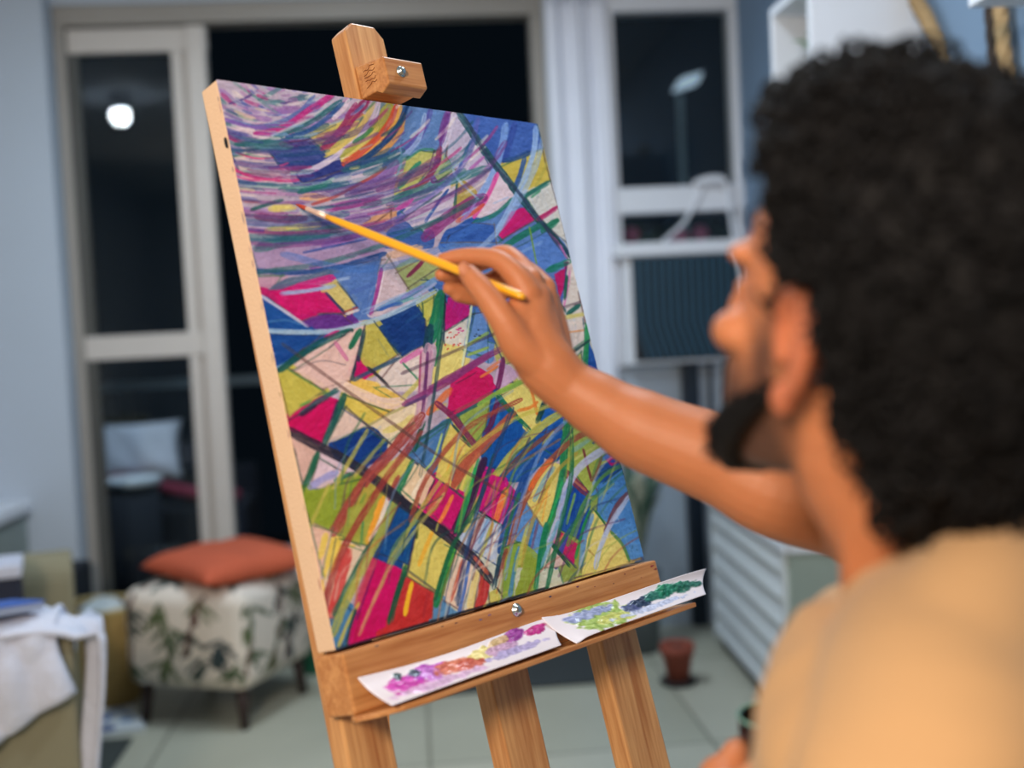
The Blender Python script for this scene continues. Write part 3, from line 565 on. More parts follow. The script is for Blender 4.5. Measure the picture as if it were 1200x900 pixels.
tag(obj('cable', f, m_white, smooth=True), 'white cable looped over the window rail above the air conditioner', 'cable')
# ---------------------------------------------------------------- low louvred cabinet along the right wall
def louvre_cabinet():
    rz = math.radians(-2.5); r = tag(empty('louvred_cabinet', (1.015,3.14,0), rz), 'low white cabinet with slatted front beside the right wall', 'cabinet')
    D, Wd, H = .255, 1.02, .565
    box_ = lambda *a: box(new(), *a)
    m_side = mat('cabinet side grey green', (150,162,152), .55, var=.05)
    m_sl = mat('louvre white', (214,218,220), .5, var=.04)
    obj('side_panel', box_(.01, D, 0, .02, .05, H-.03), m_side, r, bevel=.003); obj('side_panel', box_(.01, D, Wd-.02, Wd, .05, H-.03), m_side, r, bevel=.003)
    obj('back_panel', box_(D-.015, D, .02, Wd-.02, .05, H-.03), m_side, r)
    obj('cabinet_top', box_(-.012, D, -.012, Wd+.01, H-.03, H), m_white, r, bevel=.004)
    obj('plinth', box_(.03, D-.01, .01, Wd-.01, 0, .05), mat('plinth black', (14,20,26), .6), r)
    obj('stile', box_(.0, .02, .02, .06, .05, H-.03), m_sl, r, bevel=.003); obj('stile', box_(.0, .02, Wd-.06, Wd-.02, .05, H-.03), m_sl, r, bevel=.003)
    n = 6; h = (H-.03-.055)/n
    for k in range(n):
        z = .055+k*h
        f = new(); prism(f, [(.035,z),(.002,z+.004),(-.004,z+.02),(.024,z+h-.002),(.035,z+h-.002)], .06, Wd-.06, lambda p,q,t: (p,t,q)); obj('slat', f, m_sl, r)
    return r
louvre_cabinet()
# small succulent on the cabinet corner
pl = tag(empty('succulent', (1.06,3.175,.566)), 'small dark leaved succulent on the near corner of the slatted cabinet', 'plant')
obj('pot', lathe(new(), [(.022,0),(.03,.035),(.027,.035),(.02,.006)], n=20), mat('pot pale', (205,190,170), .6), pl, smooth=True)
f = new()
for k in range(11):
    a = PI*.55+k*2.4; e = .02+.45*((k*7)%5)/5; l = .095+.03*(k%3)
    d = Vector((math.cos(a)*math.cos(e), math.sin(a)*math.cos(e), math.sin(e)))
    p0 = Vector((0,0,.03)); tube(f, [p0, p0+d*l*.4+Vector((0,0,.012)), p0+d*l*.8, p0+d*l-Vector((0,0,.012))], [(.009,.004),(.014,.006),(.011,.005),(.002,.002)], n=8)
obj('leaves', f, mat('succulent dark green', (36,74,76), .5, var=.2), pl, smooth=True)
# open wall cube with a plant, second wall shelf, hanging ropes
cu = tag(empty('wall_cube_shelf', (1.185,3.0,1.72)), 'white open cube shelf on the right wall holding a green plant', 'shelf')
f = new(); box(f, 1.04, XR, 2.86, 2.885, 1.70, 2.04); part('end_panel', f, m_white, cu, bevel=.003)
f = new(); box(f, 1.04, XR, 3.155, 3.18, 1.70, 2.04); part('end_panel', f, m_white, cu, bevel=.003)
part('top_board', box(new(), 1.04, XR, 2.885, 3.155, 2.015, 2.04), m_white, cu); part('bottom_board', box(new(), 1.04, XR, 2.885, 3.155, 1.70, 1.725), m_white, cu)
part('back_board', box(new(), XR-.012, XR-.001, 2.885, 3.155, 1.725, 2.015), m_white, cu)
pp = tag(empty('shelf_plant', (1.16,3.02,1.725)), 'green leafy plant inside the white cube shelf', 'plant')
obj('pot', lathe(new(), [(.035,0),(.05,.08),(.045,.08),(.03,.01)], n=20), m_white, pp, smooth=True)
f = new()
for k in range(12):
    a = k*2.4+.4; l = .11+.03*(k%3); b_ = .75+.1*(k%4)
    d = Vector((math.cos(a)*.55, math.sin(a)*.55, b_)).normalized(); p0 = Vector((0,0,.10))
    tube(f, [p0, p0+d*l*.5, p0+d*l*.9+Vector((d.x*.02,d.y*.02,-.01)), p0+d*l*1.1+Vector((d.x*.04,d.y*.04,-.03))], [(.006,.003),(.02,.004),(.016,.003),(.002,.001)], n=8)
obj('leaves', f, mat('plant green', (48,120,62), .5, var=.25), pp, smooth=True)
obj_ws = box(new(), 1.11, XR, 1.75, 2.19, 1.772, 1.80)
tag(obj('wall_shelf', obj_ws, m_white, bevel=.003), 'white shelf board on the right wall above the man', 'shelf')
m_rope = mat('jute rope', (176,146,104), .95, var=.3, nscale=60, bump=.6, bscale=220); m_ropd = mat('dark rope', (58,48,42), .95, var=.3, nscale=60)
def rope(name, P, r, m, lab):
    f = new(); P = smooth_pts(P, 14)
    for s in range(3):
        Q = []
        for i,p in enumerate(P):
            a = i*.55+s*2.094; Q.append(p+Vector((0,math.cos(a),math.sin(a)))*r*.55+Vector((math.sin(a+.5)*r*.5,0,0)))
        tube(f, Q, [r*.62]*len(Q), n=7)
    return tag(obj(name, f, m, smooth=True), lab, 'rope', 'ropes hanging on the right wall')
rope('hanging_rope', [(1.30,2.86,2.12),(1.295,2.83,1.98),(1.30,2.77,1.90),(1.295,2.70,1.80),(1.30,2.66,1.66)], .017, m_rope, 'twisted tan rope hanging on the blue wall beside the cube shelf')
rope('hanging_rope', [(1.29,2.47,2.10),(1.29,2.455,1.9),(1.29,2.44,1.74),(1.29,2.43,1.6)], .013, m_ropd, 'dark rope hanging below the wall shelf, left of the pair there')
rope('hanging_rope', [(1.29,2.42,2.10),(1.29,2.41,1.9),(1.285,2.385,1.74),(1.29,2.37,1.6)], .016, m_rope, 'tan rope hanging below the wall shelf, right of the dark one')
# ---------------------------------------------------------------- plants and pots on the floor at the right
tp = tag(empty('terracotta_pot', (.83,3.74,0)), 'small terracotta pot on a dark saucer on the floor', 'plant pot')
obj('pot', lathe(new(), [(.036,.012),(.05,.10),(.056,.10),(.057,.135),(.049,.135),(.047,.11),(.034,.03)], n=28), mat('terracotta', (150,72,54), .8, var=.1), tp, smooth=True)
obj('saucer', lathe(new(), [(.05,0),(.062,.012),(.05,.012)], n=28), mat('saucer dark', (40,36,36), .7), tp, smooth=True)
obj('soil', lathe(new(), [(.047,.108),(.045,.118),(.01,.122)], n=28), mat('soil', (48,38,30), .95, bump=.5), tp)
fp = tag(empty('floor_plant', (.78,4.16,0)), 'pale leaved potted plant standing in front of the curtain', 'plant')
obj('pot', lathe(new(), [(.075,0),(.095,.30),(.088,.30),(.07,.02)], n=28), mat('planter grey', (92,100,104), .7), fp, smooth=True)
m_pale = mat('variegated leaf', (176,176,154), .6, var=.7, nscale=30); m_dk = mat('dark leaf', (66,92,74), .6, var=.3)
for dark in (0,1):
    f = new()
    for k in range(8 if not dark else 11):
        a = k*2.4+dark*1.1; l = .24+.05*(k%3); p0 = Vector((0,0,.28)); d = Vector((math.cos(a)*.24, math.sin(a)*.24, 1)).normalized(); o_ = Vector((math.cos(a),math.sin(a),0))
        tube(f, [p0, p0+d*l*.5, p0+d*l+o_*.01, p0+d*l*1.3+o_*.045], [(.007,.004),(.034,.005),(.03,.005),(.003,.002)], n=8)
    obj('leaves', f, m_dk if dark else m_pale, fp, smooth=True)
# ---------------------------------------------------------------- left side: ottoman, cushion, basket, magazines
def leaf_pattern(face, s, t):
    """bamboo sprigs printed on pale cloth; s, t in 0..1 over one face"""
    c = np.empty(s.shape+(3,)); c[:] = (214,204,192)
    rg = np.random.RandomState(11+face)
    for q_ in range(11):
        cs, ct = (q_%4+rg.uniform(.1,.9))/4, .32+.27*(q_//4)+rg.uniform(-.1,.1); hue = [(48,66,62),(66,84,56),(40,54,58),(84,96,62),(50,64,60)][rg.randint(5)]
        for k in range(rg.randint(5,10)):
            a = -PI/2+rg.uniform(-1.1,1.1); L = rg.uniform(.16,.28); w = L*.085
            x0, y0 = cs+rg.uniform(-.03,.03), ct+rg.uniform(-.06,.06)
            u = (s-x0)*math.cos(a)+(t-y0)*math.sin(a); v = -(s-x0)*math.sin(a)+(t-y0)*math.cos(a)
            m = (np.abs(u-L/2) < L/2) & (np.abs(v) < w*np.sqrt(np.clip(1-((u-L/2)/(L/2))**2,0,1)))
            c[m] = np.array(hue)+rg.uniform(-10,10)
        if rg.rand() < .6:
            xx = cs+.03*np.sin((t-ct)*9); m = (np.abs(s-xx) < .016) & (np.abs(t-ct) < .22); c[m] = (92,62,52)
    return c
def ottoman():
    r = tag(empty('ottoman', (-.657,3.857,0), math.radians(66-90)), 'square footstool in pale leaf print cloth with dark legs', 'footstool')
    hs, z0, z1, n = .225, .125, .44, 64
    V = []; C = []; F = []
    def rounded(p):
        q = Vector(p); c = Vector((max(-hs+.05,min(hs-.05,q.x)), max(-hs+.05,min(hs-.05,q.y)), max(z0+.05,min(z1-.05,q.z))))
        d = q-c; return c+d.normalized()*.05 if d.length > 1e-6 else q
    faces = [((-hs,-hs,z0),(1,0,0),(0,0,1),2*hs,z1-z0),((hs,-hs,z0),(0,1,0),(0,0,1),2*hs,z1-z0),((hs,hs,z0),(-1,0,0),(0,0,1),2*hs,z1-z0),((-hs,hs,z0),(0,-1,0),(0,0,1),2*hs,z1-z0),((-hs,-hs,z1),(1,0,0),(0,1,0),2*hs,2*hs),((-hs,hs,z0),(1,0,0),(0,-1,0),2*hs,2*hs)]
    for fi,(o,a,b,la,lb) in enumerate(faces):
        o,a,b = Vector(o),Vector(a),Vector(b); base = len(V)
        s,t = np.meshgrid(np.linspace(0,1,n),np.linspace(0,1,n)); C.append(leaf_pattern(fi,s,t).reshape(-1,3))
        for j in range(n):
            for i in range(n):
                p = o+a*la*i/(n-1)+b*lb*j/(n-1); q = rounded(p)
                nn = a.cross(b); bul = .012*math.sin(PI*i/(n-1))*math.sin(PI*j/(n-1)); V.append(q+nn*bul)
        for j in range(n-1):
            for i in range(n-1):
                k = base+j*n+i; F.append((k,k+1,k+n+1,k+n))
    me = bpy.data.meshes.new('cushion_body'); me.from_pydata([tuple(v) for v in V],[],F); me.update()
    for p in me.polygons: p.use_smooth = True
    paint_attr(me, lin(np.concatenate(C))); me.materials.append(mat('leaf print cloth', (0,0,0), .9, attr='paint', var=.06, bump=.2, bscale=180))
    o = bpy.data.objects.new('upholstered_body', me); COL.objects.link(o); o.parent = r
    m_leg = mat('dark leg wood', (44,26,22), .5)
    for sx in (-1,1):
        for sy in (-1,1): obj('leg', tube(new(), [(sx*.17,sy*.17,.135),(sx*.182,sy*.182,0)], [.022,.013], n=12), m_leg, r, smooth=True)
ottoman()
def pillow(name, c, rz, hx, hy, h, m, tilt=0.0):
    n = 30; co = []
    for side in (1,-1):
        for j in range(n):
            for i in range(n):
                u, v = -1+2*i/(n-1), -1+2*j/(n-1)
                e = (1-u**4)*(1-v**4); pin = 1-.10*(1-abs(v)**1.5)*abs(u)**3; pin2 = 1-.10*(1-abs(u)**1.5)*abs(v)**3
                z = h*e**.55*(1 if side > 0 else -.55)+.004*math.sin(u*9+v*4)*e
                co.append((u*hx*pin, v*hy*pin2, z))
    me = bpy.data.meshes.new(name); F = []
    for s in (0,1):
        for j in range(n-1):
            for i in range(n-1):
                k = s*n*n+j*n+i; F.append((k,k+1,k+n+1,k+n) if s == 0 else (k,k+n,k+n+1,k+1))
    me.from_pydata(co,[],F); me.update()
    bm = bmesh.new(); bm.from_mesh(me); bmesh.ops.remove_doubles(bm, verts=bm.verts, dist=.0005)
    o = obj(name, bm, m, smooth=True); o.location = c; o.rotation_euler = (tilt,0,rz); return o
tag(pillow('cushion', (-.615,3.83,.480), math.radians(40), .212, .212, .060, mat('orange cushion cloth', (190,88,58), .92, var=.06, bump=.25, bscale=220), .02), 'orange cushion lying on the leaf print footstool', 'cushion')
bk = tag(empty('wicker_basket', (-1.10,4.05,0)), 'woven straw basket on the floor left of the footstool', 'basket')
f = new(); rings = []
for j in range(40):
    z = .32*j/39; r0 = .115+.03*math.sin(min(1,j/30)*PI*.6)
    rings.append([Vector(((r0+.0035*math.sin(k*PI/2*1.0+(j%2)*PI)) * math.cos(2*PI*k/64), (r0+.0035*math.sin(k*PI/2+(j%2)*PI))*math.sin(2*PI*k/64), z)) for k in range(64)])
ring_loft(f, rings, False); bmesh.ops.contextual_create(f, geom=[e for e in f.edges if e.is_boundary and e.verts[0].co.z < .01])
o = obj('basket_wall', f, mat('straw weave', (172,142,84), .85, var=.3, nscale=40, bump=.5, bscale=150), bk, smooth=True); s = o.modifiers.new('thick','SOLIDIFY'); s.thickness = .008
obj('rim', tube(new(), [Vector((.145*math.cos(a*PI/16), .145*math.sin(a*PI/16), .322)) for a in range(33)], [.01]*33, n=8), mat('straw rim', (176,156,104), .85), bk, smooth=True)
f = new(); random.seed(9)
for k in range(5): ball(f, (-1.10+random.uniform(-.05,.05), 4.05+random.uniform(-.05,.05), .31+random.uniform(0,.02)), (.06,.06,.03), u=14, v=8)
tag(obj('cloth_bundle', f, mat('pale cloth', (196,204,206), .95), smooth=True), 'pale folded cloth lying in the straw basket', 'cloth')
def magazine(name, c, rz, sx, sy, h, cols, lab):
    n = 40; s,t = np.meshgrid(np.linspace(0,1,n),np.linspace(0,1,n)); rg = np.random.RandomState(cols)
    C = np.empty((n,n,3)); C[:] = (206,212,216)
    for _ in range(7):
        a,b,w,h_ = rg.uniform(.1,.9),rg.uniform(.1,.9),rg.uniform(.06,.2),rg.uniform(.05,.16); an = rg.uniform(0,3)
        u = (s-a)*math.cos(an)+(t-b)*math.sin(an); v = -(s-a)*math.sin(an)+(t-b)*math.cos(an)
        C[(u/w)**2+(v/h_)**2 < 1] = [(48,96,170),(96,140,190),(70,90,140),(150,170,196)][rg.randint(4)]
    r = empty(name, c, rz); tag(r, lab, 'magazine')
    obj('pages', box(new(), -sx, sx, -sy, sy, 0, h), mat(name+' pages', (214,214,210), .8), r, bevel=.002)
    co = np.stack([(s*2-1)*sx*1.01, (t*2-1)*sy*1.01, np.full_like(s,h+.0015)+.004*np.sin(s*3)],-1)
    grid_obj('cover', n, n, co, mat(name+' print', (0,0,0), .4, attr='paint', var=.04), r, cols=lin(C.reshape(-1,3)))
tag(pillow('pillow', (-1.27,5.46,.72), .06, .21, .14, .06, mat('pale pillow cloth', (206,208,220), .9), 1.25), *LATER_PILLOW)
magazine('magazine', (-1.015,3.755,0), .35, .10, .13, .012, 3, 'blue and white magazine lying on the floor by the footstool')
tag(obj('bucket', lathe(new(), [(.05,0),(.065,.28),(.062,.285),(.058,.28),(.045,.01)], (-.40,4.2,0), n=28), mat('green plastic', (26,118,88), .5), smooth=True), 'green plastic bucket behind the footstool', 'bucket')
tag(obj('sofa_shade_sheet', box(new(), -1.9, -.90, 2.3, 3.6, .001, .010), mat('dark shade cloth', (62,68,66), .95, bump=.5, bscale=160), bevel=.003), 'dark grey sheet under the sofa standing in for its shadow', 'sofa_shade_sheet')  # dark sheet laid on the floor in place of the sofa's shadow
tag(obj('dark_floor_sheet', box(new(), -.20, .70, 3.80, 4.44, .001, .012), mat('dark sheet', (54,60,62), .95, bump=.5, bscale=180), bevel=.003), 'dark flat sheet on the floor below the sliding door, behind the easel', 'floor sheet')  # thin dark sheet that makes the floor darker behind the easel
# ---------------------------------------------------------------- sofa at the left edge, throw, box, book
def sofa():
    e1 = Vector((.963,.270,0)); e2 = Vector((-.270,.963,0)); O = Vector((-.735,2.50,.01))
    Ms = Matrix(((e1.x,e2.x,0,O.x),(e1.y,e2.y,0,O.y),(0,0,1,O.z),(0,0,0,1)))
    r = empty('sofa', M=Ms); tag(r, 'olive beige sofa at the left edge of the room', 'sofa')
    m = mat('olive upholstery', (136,130,106), .92, var=.07, nscale=15, bump=.3, bscale=240)
    def arm(y0):
        f = new(); pr = [(y0,.06),(y0,.52)]+[(y0+.08-.08*math.cos(a),.52+.08*math.sin(a)) for a in [PI*k/10 for k in range(1,10)]]+[(y0+.16,.52),(y0+.16,.06)]
        prism(f, pr, -.80, 0, lambda p,q,t: (t,p,q)); obj('armrest', f, m, r, bevel=.012)
    arm(0); arm(1.0)
    obj('seat_base', box(new(), -.80, -.02, .16, 1.0, .06, .30), m, r, bevel=.015)
    obj('seat_cushion', box(new(), -.66, -.01, .165, .995, .30, .44), m, r, bevel=.03)
    obj('backrest', box(new(), -.86, -.66, .16, 1.0, .06, .82), m, r, bevel=.04)
    ml = mat('sofa leg wood', (50,36,28), .5)
    for x in (-.06,-.76):
        for y in (.06,1.10): obj('leg', tube(new(), [(x,y,.065),(x,y,-.01+.01)], [.02,.015], n=10), ml, r, smooth=True)
    mt = mat('white cotton throw', (206,208,222), .95, var=.1, nscale=10, bump=.5, bscale=60)
    # the throw: draped lengthways over the near arm, one end hanging over the arm's front
    nu, nv = 70, 46; co = []
    path = [(.245,.47),(.20,.49),(.172,.56),(.13,.607),(.08,.617),(.03,.605),(-.008,.55),(-.014,.46),(-.02,.36),(-.03,.24)]
    P = [Vector((p,q,0)) for p,q in path]; S = smooth_pts(P, 8)
    for j in range(nv):
        t = j/(nv-1)
        for i in range(nu):
            s = i/(nu-1); x = -.72+.705*s
            lim = .80+.2*(1-s)+.03*math.sin(s*11)*(1-(1-s))                       # lower at the back than at the front
            k = t*lim*(len(S)-1); a = int(k); p = S[a].lerp(S[min(a+1,len(S)-1)], k-a)
            wr = .008*math.sin(s*34+t*9+2*math.sin(s*7))+.008*math.sin(s*13-t*14)+.008*mnoise.noise(Vector((s*6,t*5,1)))
            nrm = 1 if t > .45 else 0
            x += .02*math.sin(t*7)*s*s+.015*mnoise.noise(Vector((t*4,s*2,5)))*s; co.append((x, p.x-abs(wr)*nrm*1.3-.003, p.y+.008+abs(wr)*(1-nrm)))
    th = empty('throw_blanket', M=Ms); tag(th, 'white crumpled throw draped over the near sofa arm', 'blanket')
    o = grid_obj('draped_cloth', nu, nv, co, mt, th); o.modifiers.new('t','SOLIDIFY').thickness = .008
    co = []
    for j in range(30):
        t = j/29
        for i in range(24):
            s = i/23; y = -.012+.165*s*(1-.42*t)+.012*t+.010*math.sin(t*8)*s
            if t < .3: x = -.15+.165*(t/.3); z = .622-.01*(s-.5)**2*8+.004*math.sin(s*20)-.03*(t/.3)**4
            else: x = .024+.014*math.sin(s*9+t*3)+.009*math.sin(s*20)+.012*math.sin(t*5); z = .592-.40*(t-.3)/.7-.02*math.sin(s*5)
            co.append((x,y,z))
    o = grid_obj('hanging_end', 24, 30, co, mt, th); o.modifiers.new('t','SOLIDIFY').thickness = .008
    mb = mat('navy cardboard', (26,32,54), .7); b = empty('storage_box', M=Ms @ Matrix.Translation((-.30,.80,.44))); tag(b, 'navy box with pale lid standing on the sofa seat', 'box')
    obj('box_body', box(new(), -.13, .17, -.07, .10, .002, .155), mb, b, bevel=.004); obj('lid', box(new(), -.135, .175, -.075, .105, .155, .19), mat('pale lid', (204,206,222), .6), b, bevel=.004)
    k = empty('blue_notebook', M=Ms @ Matrix.Translation((-.14,.075,.640)) @ Matrix.Rotation(-.12,4,'X') @ Matrix.Rotation(.5,4,'Z')); tag(k, 'blue notebook lying on the white throw', 'notebook')
    obj('pages', box(new(), -.14, .06, -.07, .07, .0, .016), mat('notebook pages', (150,160,184), .8), k); obj('cover', box(new(), -.142, .062, -.072, .072, .016, .02), mat('notebook blue', (46,92,176), .5), k, bevel=.001)
sofa()
wc = tag(empty('white_sideboard', (-1.65,4.05,0)), 'white topped sideboard against the left end of the back wall', 'sideboard')
part('carcass', box(new(), -1.95, -1.42, 3.72, 4.375, .06, .62), mat('sideboard grey', (140,150,146), .6), wc, bevel=.004)
part('sideboard_top', box(new(), -1.97, -1.40, 3.70, 4.378, .62, .66), m_white, wc, bevel=.004)
part('plinth', box(new(), -1.93, -1.45, 3.75, 4.37, 0, .06), m_dark, wc)
db = tag(obj('floor_box', box(new(), -1.39, -1.20, 4.20, 4.37, 0, .43), mat('floor box navy', (18,28,40), .8), bevel=.01), 'dark navy box on the floor below the wall end', 'box')
# ---------------------------------------------------------------- easel and canvas (one tilted frame: u right, v down the slope, n out of the picture)
TL = Vector((-.185,1.253,1.474)); Ud = Vector((.7507,.6607,0)).normalized()
Nd = Vector((.640,-.728,.247)).normalized(); Yd = Nd.cross(Ud).normalized(); Nd = Ud.cross(Yd).normalized(); Vd = -Yd
def EP(u, v, n=0): return TL+Ud*u+Vd*v+Nd*n
VF = (TL.z-.03*0)/-Vd.z                                   # v where the slope meets the floor
O0 = EP(.25, VF, -.045); O0 -= Vector((0,0,1))*0
ME = Matrix(((Ud.x,Yd.x,Nd.x,O0.x),(Ud.y,Yd.y,Nd.y,O0.y),(Ud.z,Yd.z,Nd.z,O0.z),(0,0,0,1)))
def el(u, v, n): return Vector((u-.25, VF-v, n+.045))      # frame coordinates -> easel object coordinates
def ebox(bm, u0, u1, v0, v1, n0, n1):
    a = el(u0,v1,n0); b = el(u1,v0,n1); return box(bm, a.x,b.x,a.y,b.y,a.z,b.z)
w_long = wood('pine along', (176,112,60), (222,168,110), 1); w_cross = wood('pine across', (172,106,54), (214,154,96), 0)
m_metal = mat('zinc bolt', (200,205,200), .25, metal=1.0, var=.15, nscale=60)
ez = tag(empty('easel', M=ME), 'wooden studio easel holding the colourful canvas', 'easel')
vfl = VF-.03                                                # legs stop at the floor
def leg(u0, u1, ut0, ut1, v0, n0, n1, name):
    f = new(); pr = []
    for (ua,ub,v) in ((ut0,ut1,v0),(u0,u1,.0)): pass
    def foot(u, n):                                         # v at which (n) reaches z = 0
        base = EP(0,0,n); return base.z/-Vd.z
    P = [el(ut0,v0,n0),el(ut1,v0,n0),el(ut1,v0,n1),el(ut0,v0,n1)]; Q = [el(u0,foot(0,n0),n0),el(u1,foot(0,n0),n0),el(u1,foot(0,n1),n1),el(u0,foot(0,n1),n1)]
    A = [f.verts.new(p) for p in P]; B = [f.verts.new(p) for p in Q]
    f.faces.new(A); f.faces.new(B[::-1])
    for i in range(4): f.faces.new((A[i],A[(i+1)%4],B[(i+1)%4],B[i]))
    return obj(name, f, w_long, ez, bevel=.003)
leg(.000,.060,.022,.082,.12,-.062,-.034,'leg'); leg(.426,.508,.418,.484,.12,-.062,-.034,'leg')
# centre mast with chamfered head
f = new(); a = (.222,.284)
prism(f, [(el(a[0],0,0).x,el(0,1.49,0).y),(el(a[1],0,0).x,el(0,1.49,0).y),(el(a[1],0,0).x,el(0,-.105,0).y),(el(a[1]-.012,0,0).x,el(0,-.120,0).y),(el(a[0]+.014,0,0).x,el(0,-.120,0).y),(el(a[0],0,0).x,el(0,-.108,0).y)], el(0,0,-.060).z, el(0,0,-.032).z, lambda p,q,t: (p,q,t))
obj('mast', f, w_long, ez, bevel=.002)
f = new(); ebox(f, .03, .48, .10, .15, -.064, -.060+.0); obj('crossbar', f, w_cross, ez, bevel=.003)
f = new(); ebox(f, .02, .50, 1.15, 1.20, -.075, -.062); obj('crossbar', f, w_cross, ez, bevel=.003)
# rear leg, hinged behind the mast
f = new(); top = el(.253,-.02,-.075); Mi = ME.inverted(); ft = Mi @ (EP(.253,VF,-.045)+Vector((-Nd.x,-Nd.y,0)).normalized()*.46); ft2 = Mi @ Vector((*(ME @ ft).xy,.012))
tube(f, [top, ft2], [(.022,.014)]*2, n=4, ref=(1,0,0)); obj('rear_leg', f, w_long, ez)
# top clamp block with its bolt
f = new(); U0, U1 = .225,.287
prof = [(-.060,-.032),(-.050,.020),(-.016,.020),(-.010,.004),(-.016,-.004),(-.018,-.032)]
prism(f, [(el(0,v,0).y, el(0,0,n).z) for v,n in prof], el(U0,0,0).x, el(U1,0,0).x, lambda p,q,t: (t,p,q)); tb = obj('clamp_block', f, w_cross, ez, bevel=.002)
def bolt(u, v, n, r, parent, name='bolt'):
    f = new(); c = el(u,v,n)
    lathe(f, [(r*1.25,-.001),(r*1.25,.0012),(r,.0015),(r*.92,.0035),(r*.6,.0055),(r*.2,.0062)], c, n=24); return obj(name, f, m_metal, parent, smooth=True)
bolt(.2485,-.0330,.0200,.0055,tb)
f = new()
rg_ = random.Random(4); c0 = el(.2249,-.036,-.006)          # the ink stamp pressed into the block's left side
for k in range(5): tube(f, smooth_pts([c0+Vector((-.0002, .012-.005*k+rg_.uniform(-.002,.002), -.012+.004*j+rg_.uniform(-.0006,.0006))) for j in range(6)],3), [.0004]*16, n=4)
obj('ink_stamp', f, mat('stamp ink', (120,66,34), .9), tb)
# ledge board, lip and knob
f = new(); ebox(f, -.002, .508, .603, .664, -.034, .013); lg = obj('ledge_board', f, w_cross, ez, bevel=.0025)
bolt(.2425,.6125,.013,.006,lg,'knob_screw')
f = new(); prism(f, [(-.004,.008),(.508,.008),(.512,.056),(.06,.056),(.03,.050),(.008,.036),(-.006,.018)], .6640, .6700, lambda p,q,t: el(p,t,q)); obj('tray_lip', f, w_cross, ez, bevel=.0015)
m_smear = mat('dried paint', (0,0,0), .7, attr='paint', var=.1)
f = new(); cs = []
rg_ = random.Random(12)
def blot(bm, u, v, n, r, col):
    k = 9; vs = [bm.verts.new(el(u+r*rg_.uniform(.5,1.3)*math.cos(i*2*PI/k), v+.35*r*rg_.uniform(.5,1.3)*math.sin(i*2*PI/k), n)) for i in range(k)]; bm.faces.new(vs); cs.extend([col]*k)
for u,v,r,c in ((.497,.609,.008,(150,40,60)),(.502,.614,.006,(140,50,60)),(.46,.606,.004,(40,40,50)),(.44,.609,.004,(120,40,50)),(.38,.613,.005,(140,60,70)),(.20,.609,.010,(150,110,130)),(.185,.611,.006,(120,110,140)),(.30,.609,.004,(60,60,90)),(.35,.607,.005,(110,60,90)),(.13,.606,.006,(60,50,60)),(.15,.607,.005,(80,60,70)),(.04,.606,.004,(70,90,110)),(.415,.616,.003,(60,50,50)),(.47,.619,.003,(120,50,60))): blot(f,u,v,.0136,r*rg_.uniform(.3,.8),c)
o = tag(obj('paint_spatter', f, m_smear, lg), kind='stuff'); paint_attr(o.data, lin(np.array(cs)))
# the canvas on its stretcher
paint_all()
cv = tag(empty('canvas', M=Matrix(((Ud.x,Yd.x,Nd.x,EP(.25,.6,0).x),(Ud.y,Yd.y,Nd.y,EP(.25,.6,0).y),(Ud.z,Yd.z,Nd.z,EP(.25,.6,0).z),(0,0,0,1)))), 'canvas painted with colourful abstract patches and sweeping strokes', 'painting')
def cm():
    m = mat('painted surface', (0,0,0), .52, attr='paint', var=.03, nscale=40, spec=.35)
    nt = m.node_tree; N = nt.nodes; L = nt.links; b = N['Principled BSDF']
    tc = N.new('ShaderNodeTexCoord'); n1 = N.new('ShaderNodeTexNoise'); n1.inputs['Scale'].default_value = 160; n1.inputs['Detail'].default_value = 4
    L.new(tc.outputs['Object'], n1.inputs['Vector']); bp = N.new('ShaderNodeBump'); bp.inputs['Strength'].default_value = .25; bp.inputs['Distance'].default_value = .002
    L.new(n1.outputs['Fac'], bp.inputs['Height']); L.new(bp.outputs['Normal'], b.inputs['Normal']); return m
cx = (np.linspace(0,1,NU)-.5)*.5; cy = (1-np.linspace(0,1,NV))*.6
X_, Y_ = np.meshgrid(cx, cy); lum = IMG.mean(-1)
thick = .0006+.0005*vnoise(PXX/3,PYY/3)
co = np.stack([X_,Y_,thick],-1).reshape(-1,3)
grid_obj('painted_face', NU, NV, co[::1], cm(), cv, cols=lin(IMG.reshape(-1,3)))
f = new(); box(f, -.25, .25, 0, .6, -.030, .0002); obj('stretched_side', f, mat('primed canvas side', (230,194,160), .8, var=.05, bump=.2, bscale=300), cv, bevel=.0015)
f = new(); box(f, -.24, -.20, .01, .59, -.0317, -.0301); box(f, .20, .24, .01, .59, -.0317, -.0301); box(f, -.20, .20, .01, .05, -.0317, -.0301); box(f, -.20, .20, .55, .59, -.0317, -.0301)
obj('stretcher_bars', f, w_long, cv)
f = new(); cs = []                                          # paint that ran over the left edge
def edge_blot(v, r, a, col):
    k = 10; vs = [f.verts.new(Vector((-.2508, .6-v+r*rg_.uniform(.6,1.2)*math.sin(i*2*PI/k), -.001-abs(a*(1+math.cos(i*2*PI/k))*.5)))) for i in range(k)]; f.faces.new(vs); cs.extend([col]*k)
edge_blot(.068,.008,.006,(16,18,26))
for v,r,a,c in ((.02,.003,.003,(90,50,90)),(.036,.003,.002,(150,40,80)),(.045,.003,.002,(120,60,100)),(.11,.004,.003,(110,60,90)),(.14,.004,.003,(120,80,110)),(.18,.005,.002,(150,60,100)),(.21,.004,.002,(120,40,80)),(.25,.005,.002,(60,60,110)),(.29,.006,.003,(20,40,90)),(.335,.004,.004,(170,120,40)),(.37,.004,.003,(130,20,60)),(.46,.004,.003,(110,110,60)),(.50,.005,.004,(190,150,60)),(.54,.004,.003,(180,60,50))): edge_blot(v+rg_.uniform(-.012,.012),r*rg_.uniform(.5,2.0),a*rg_.uniform(.2,.6),[90+.5*x for x in c])
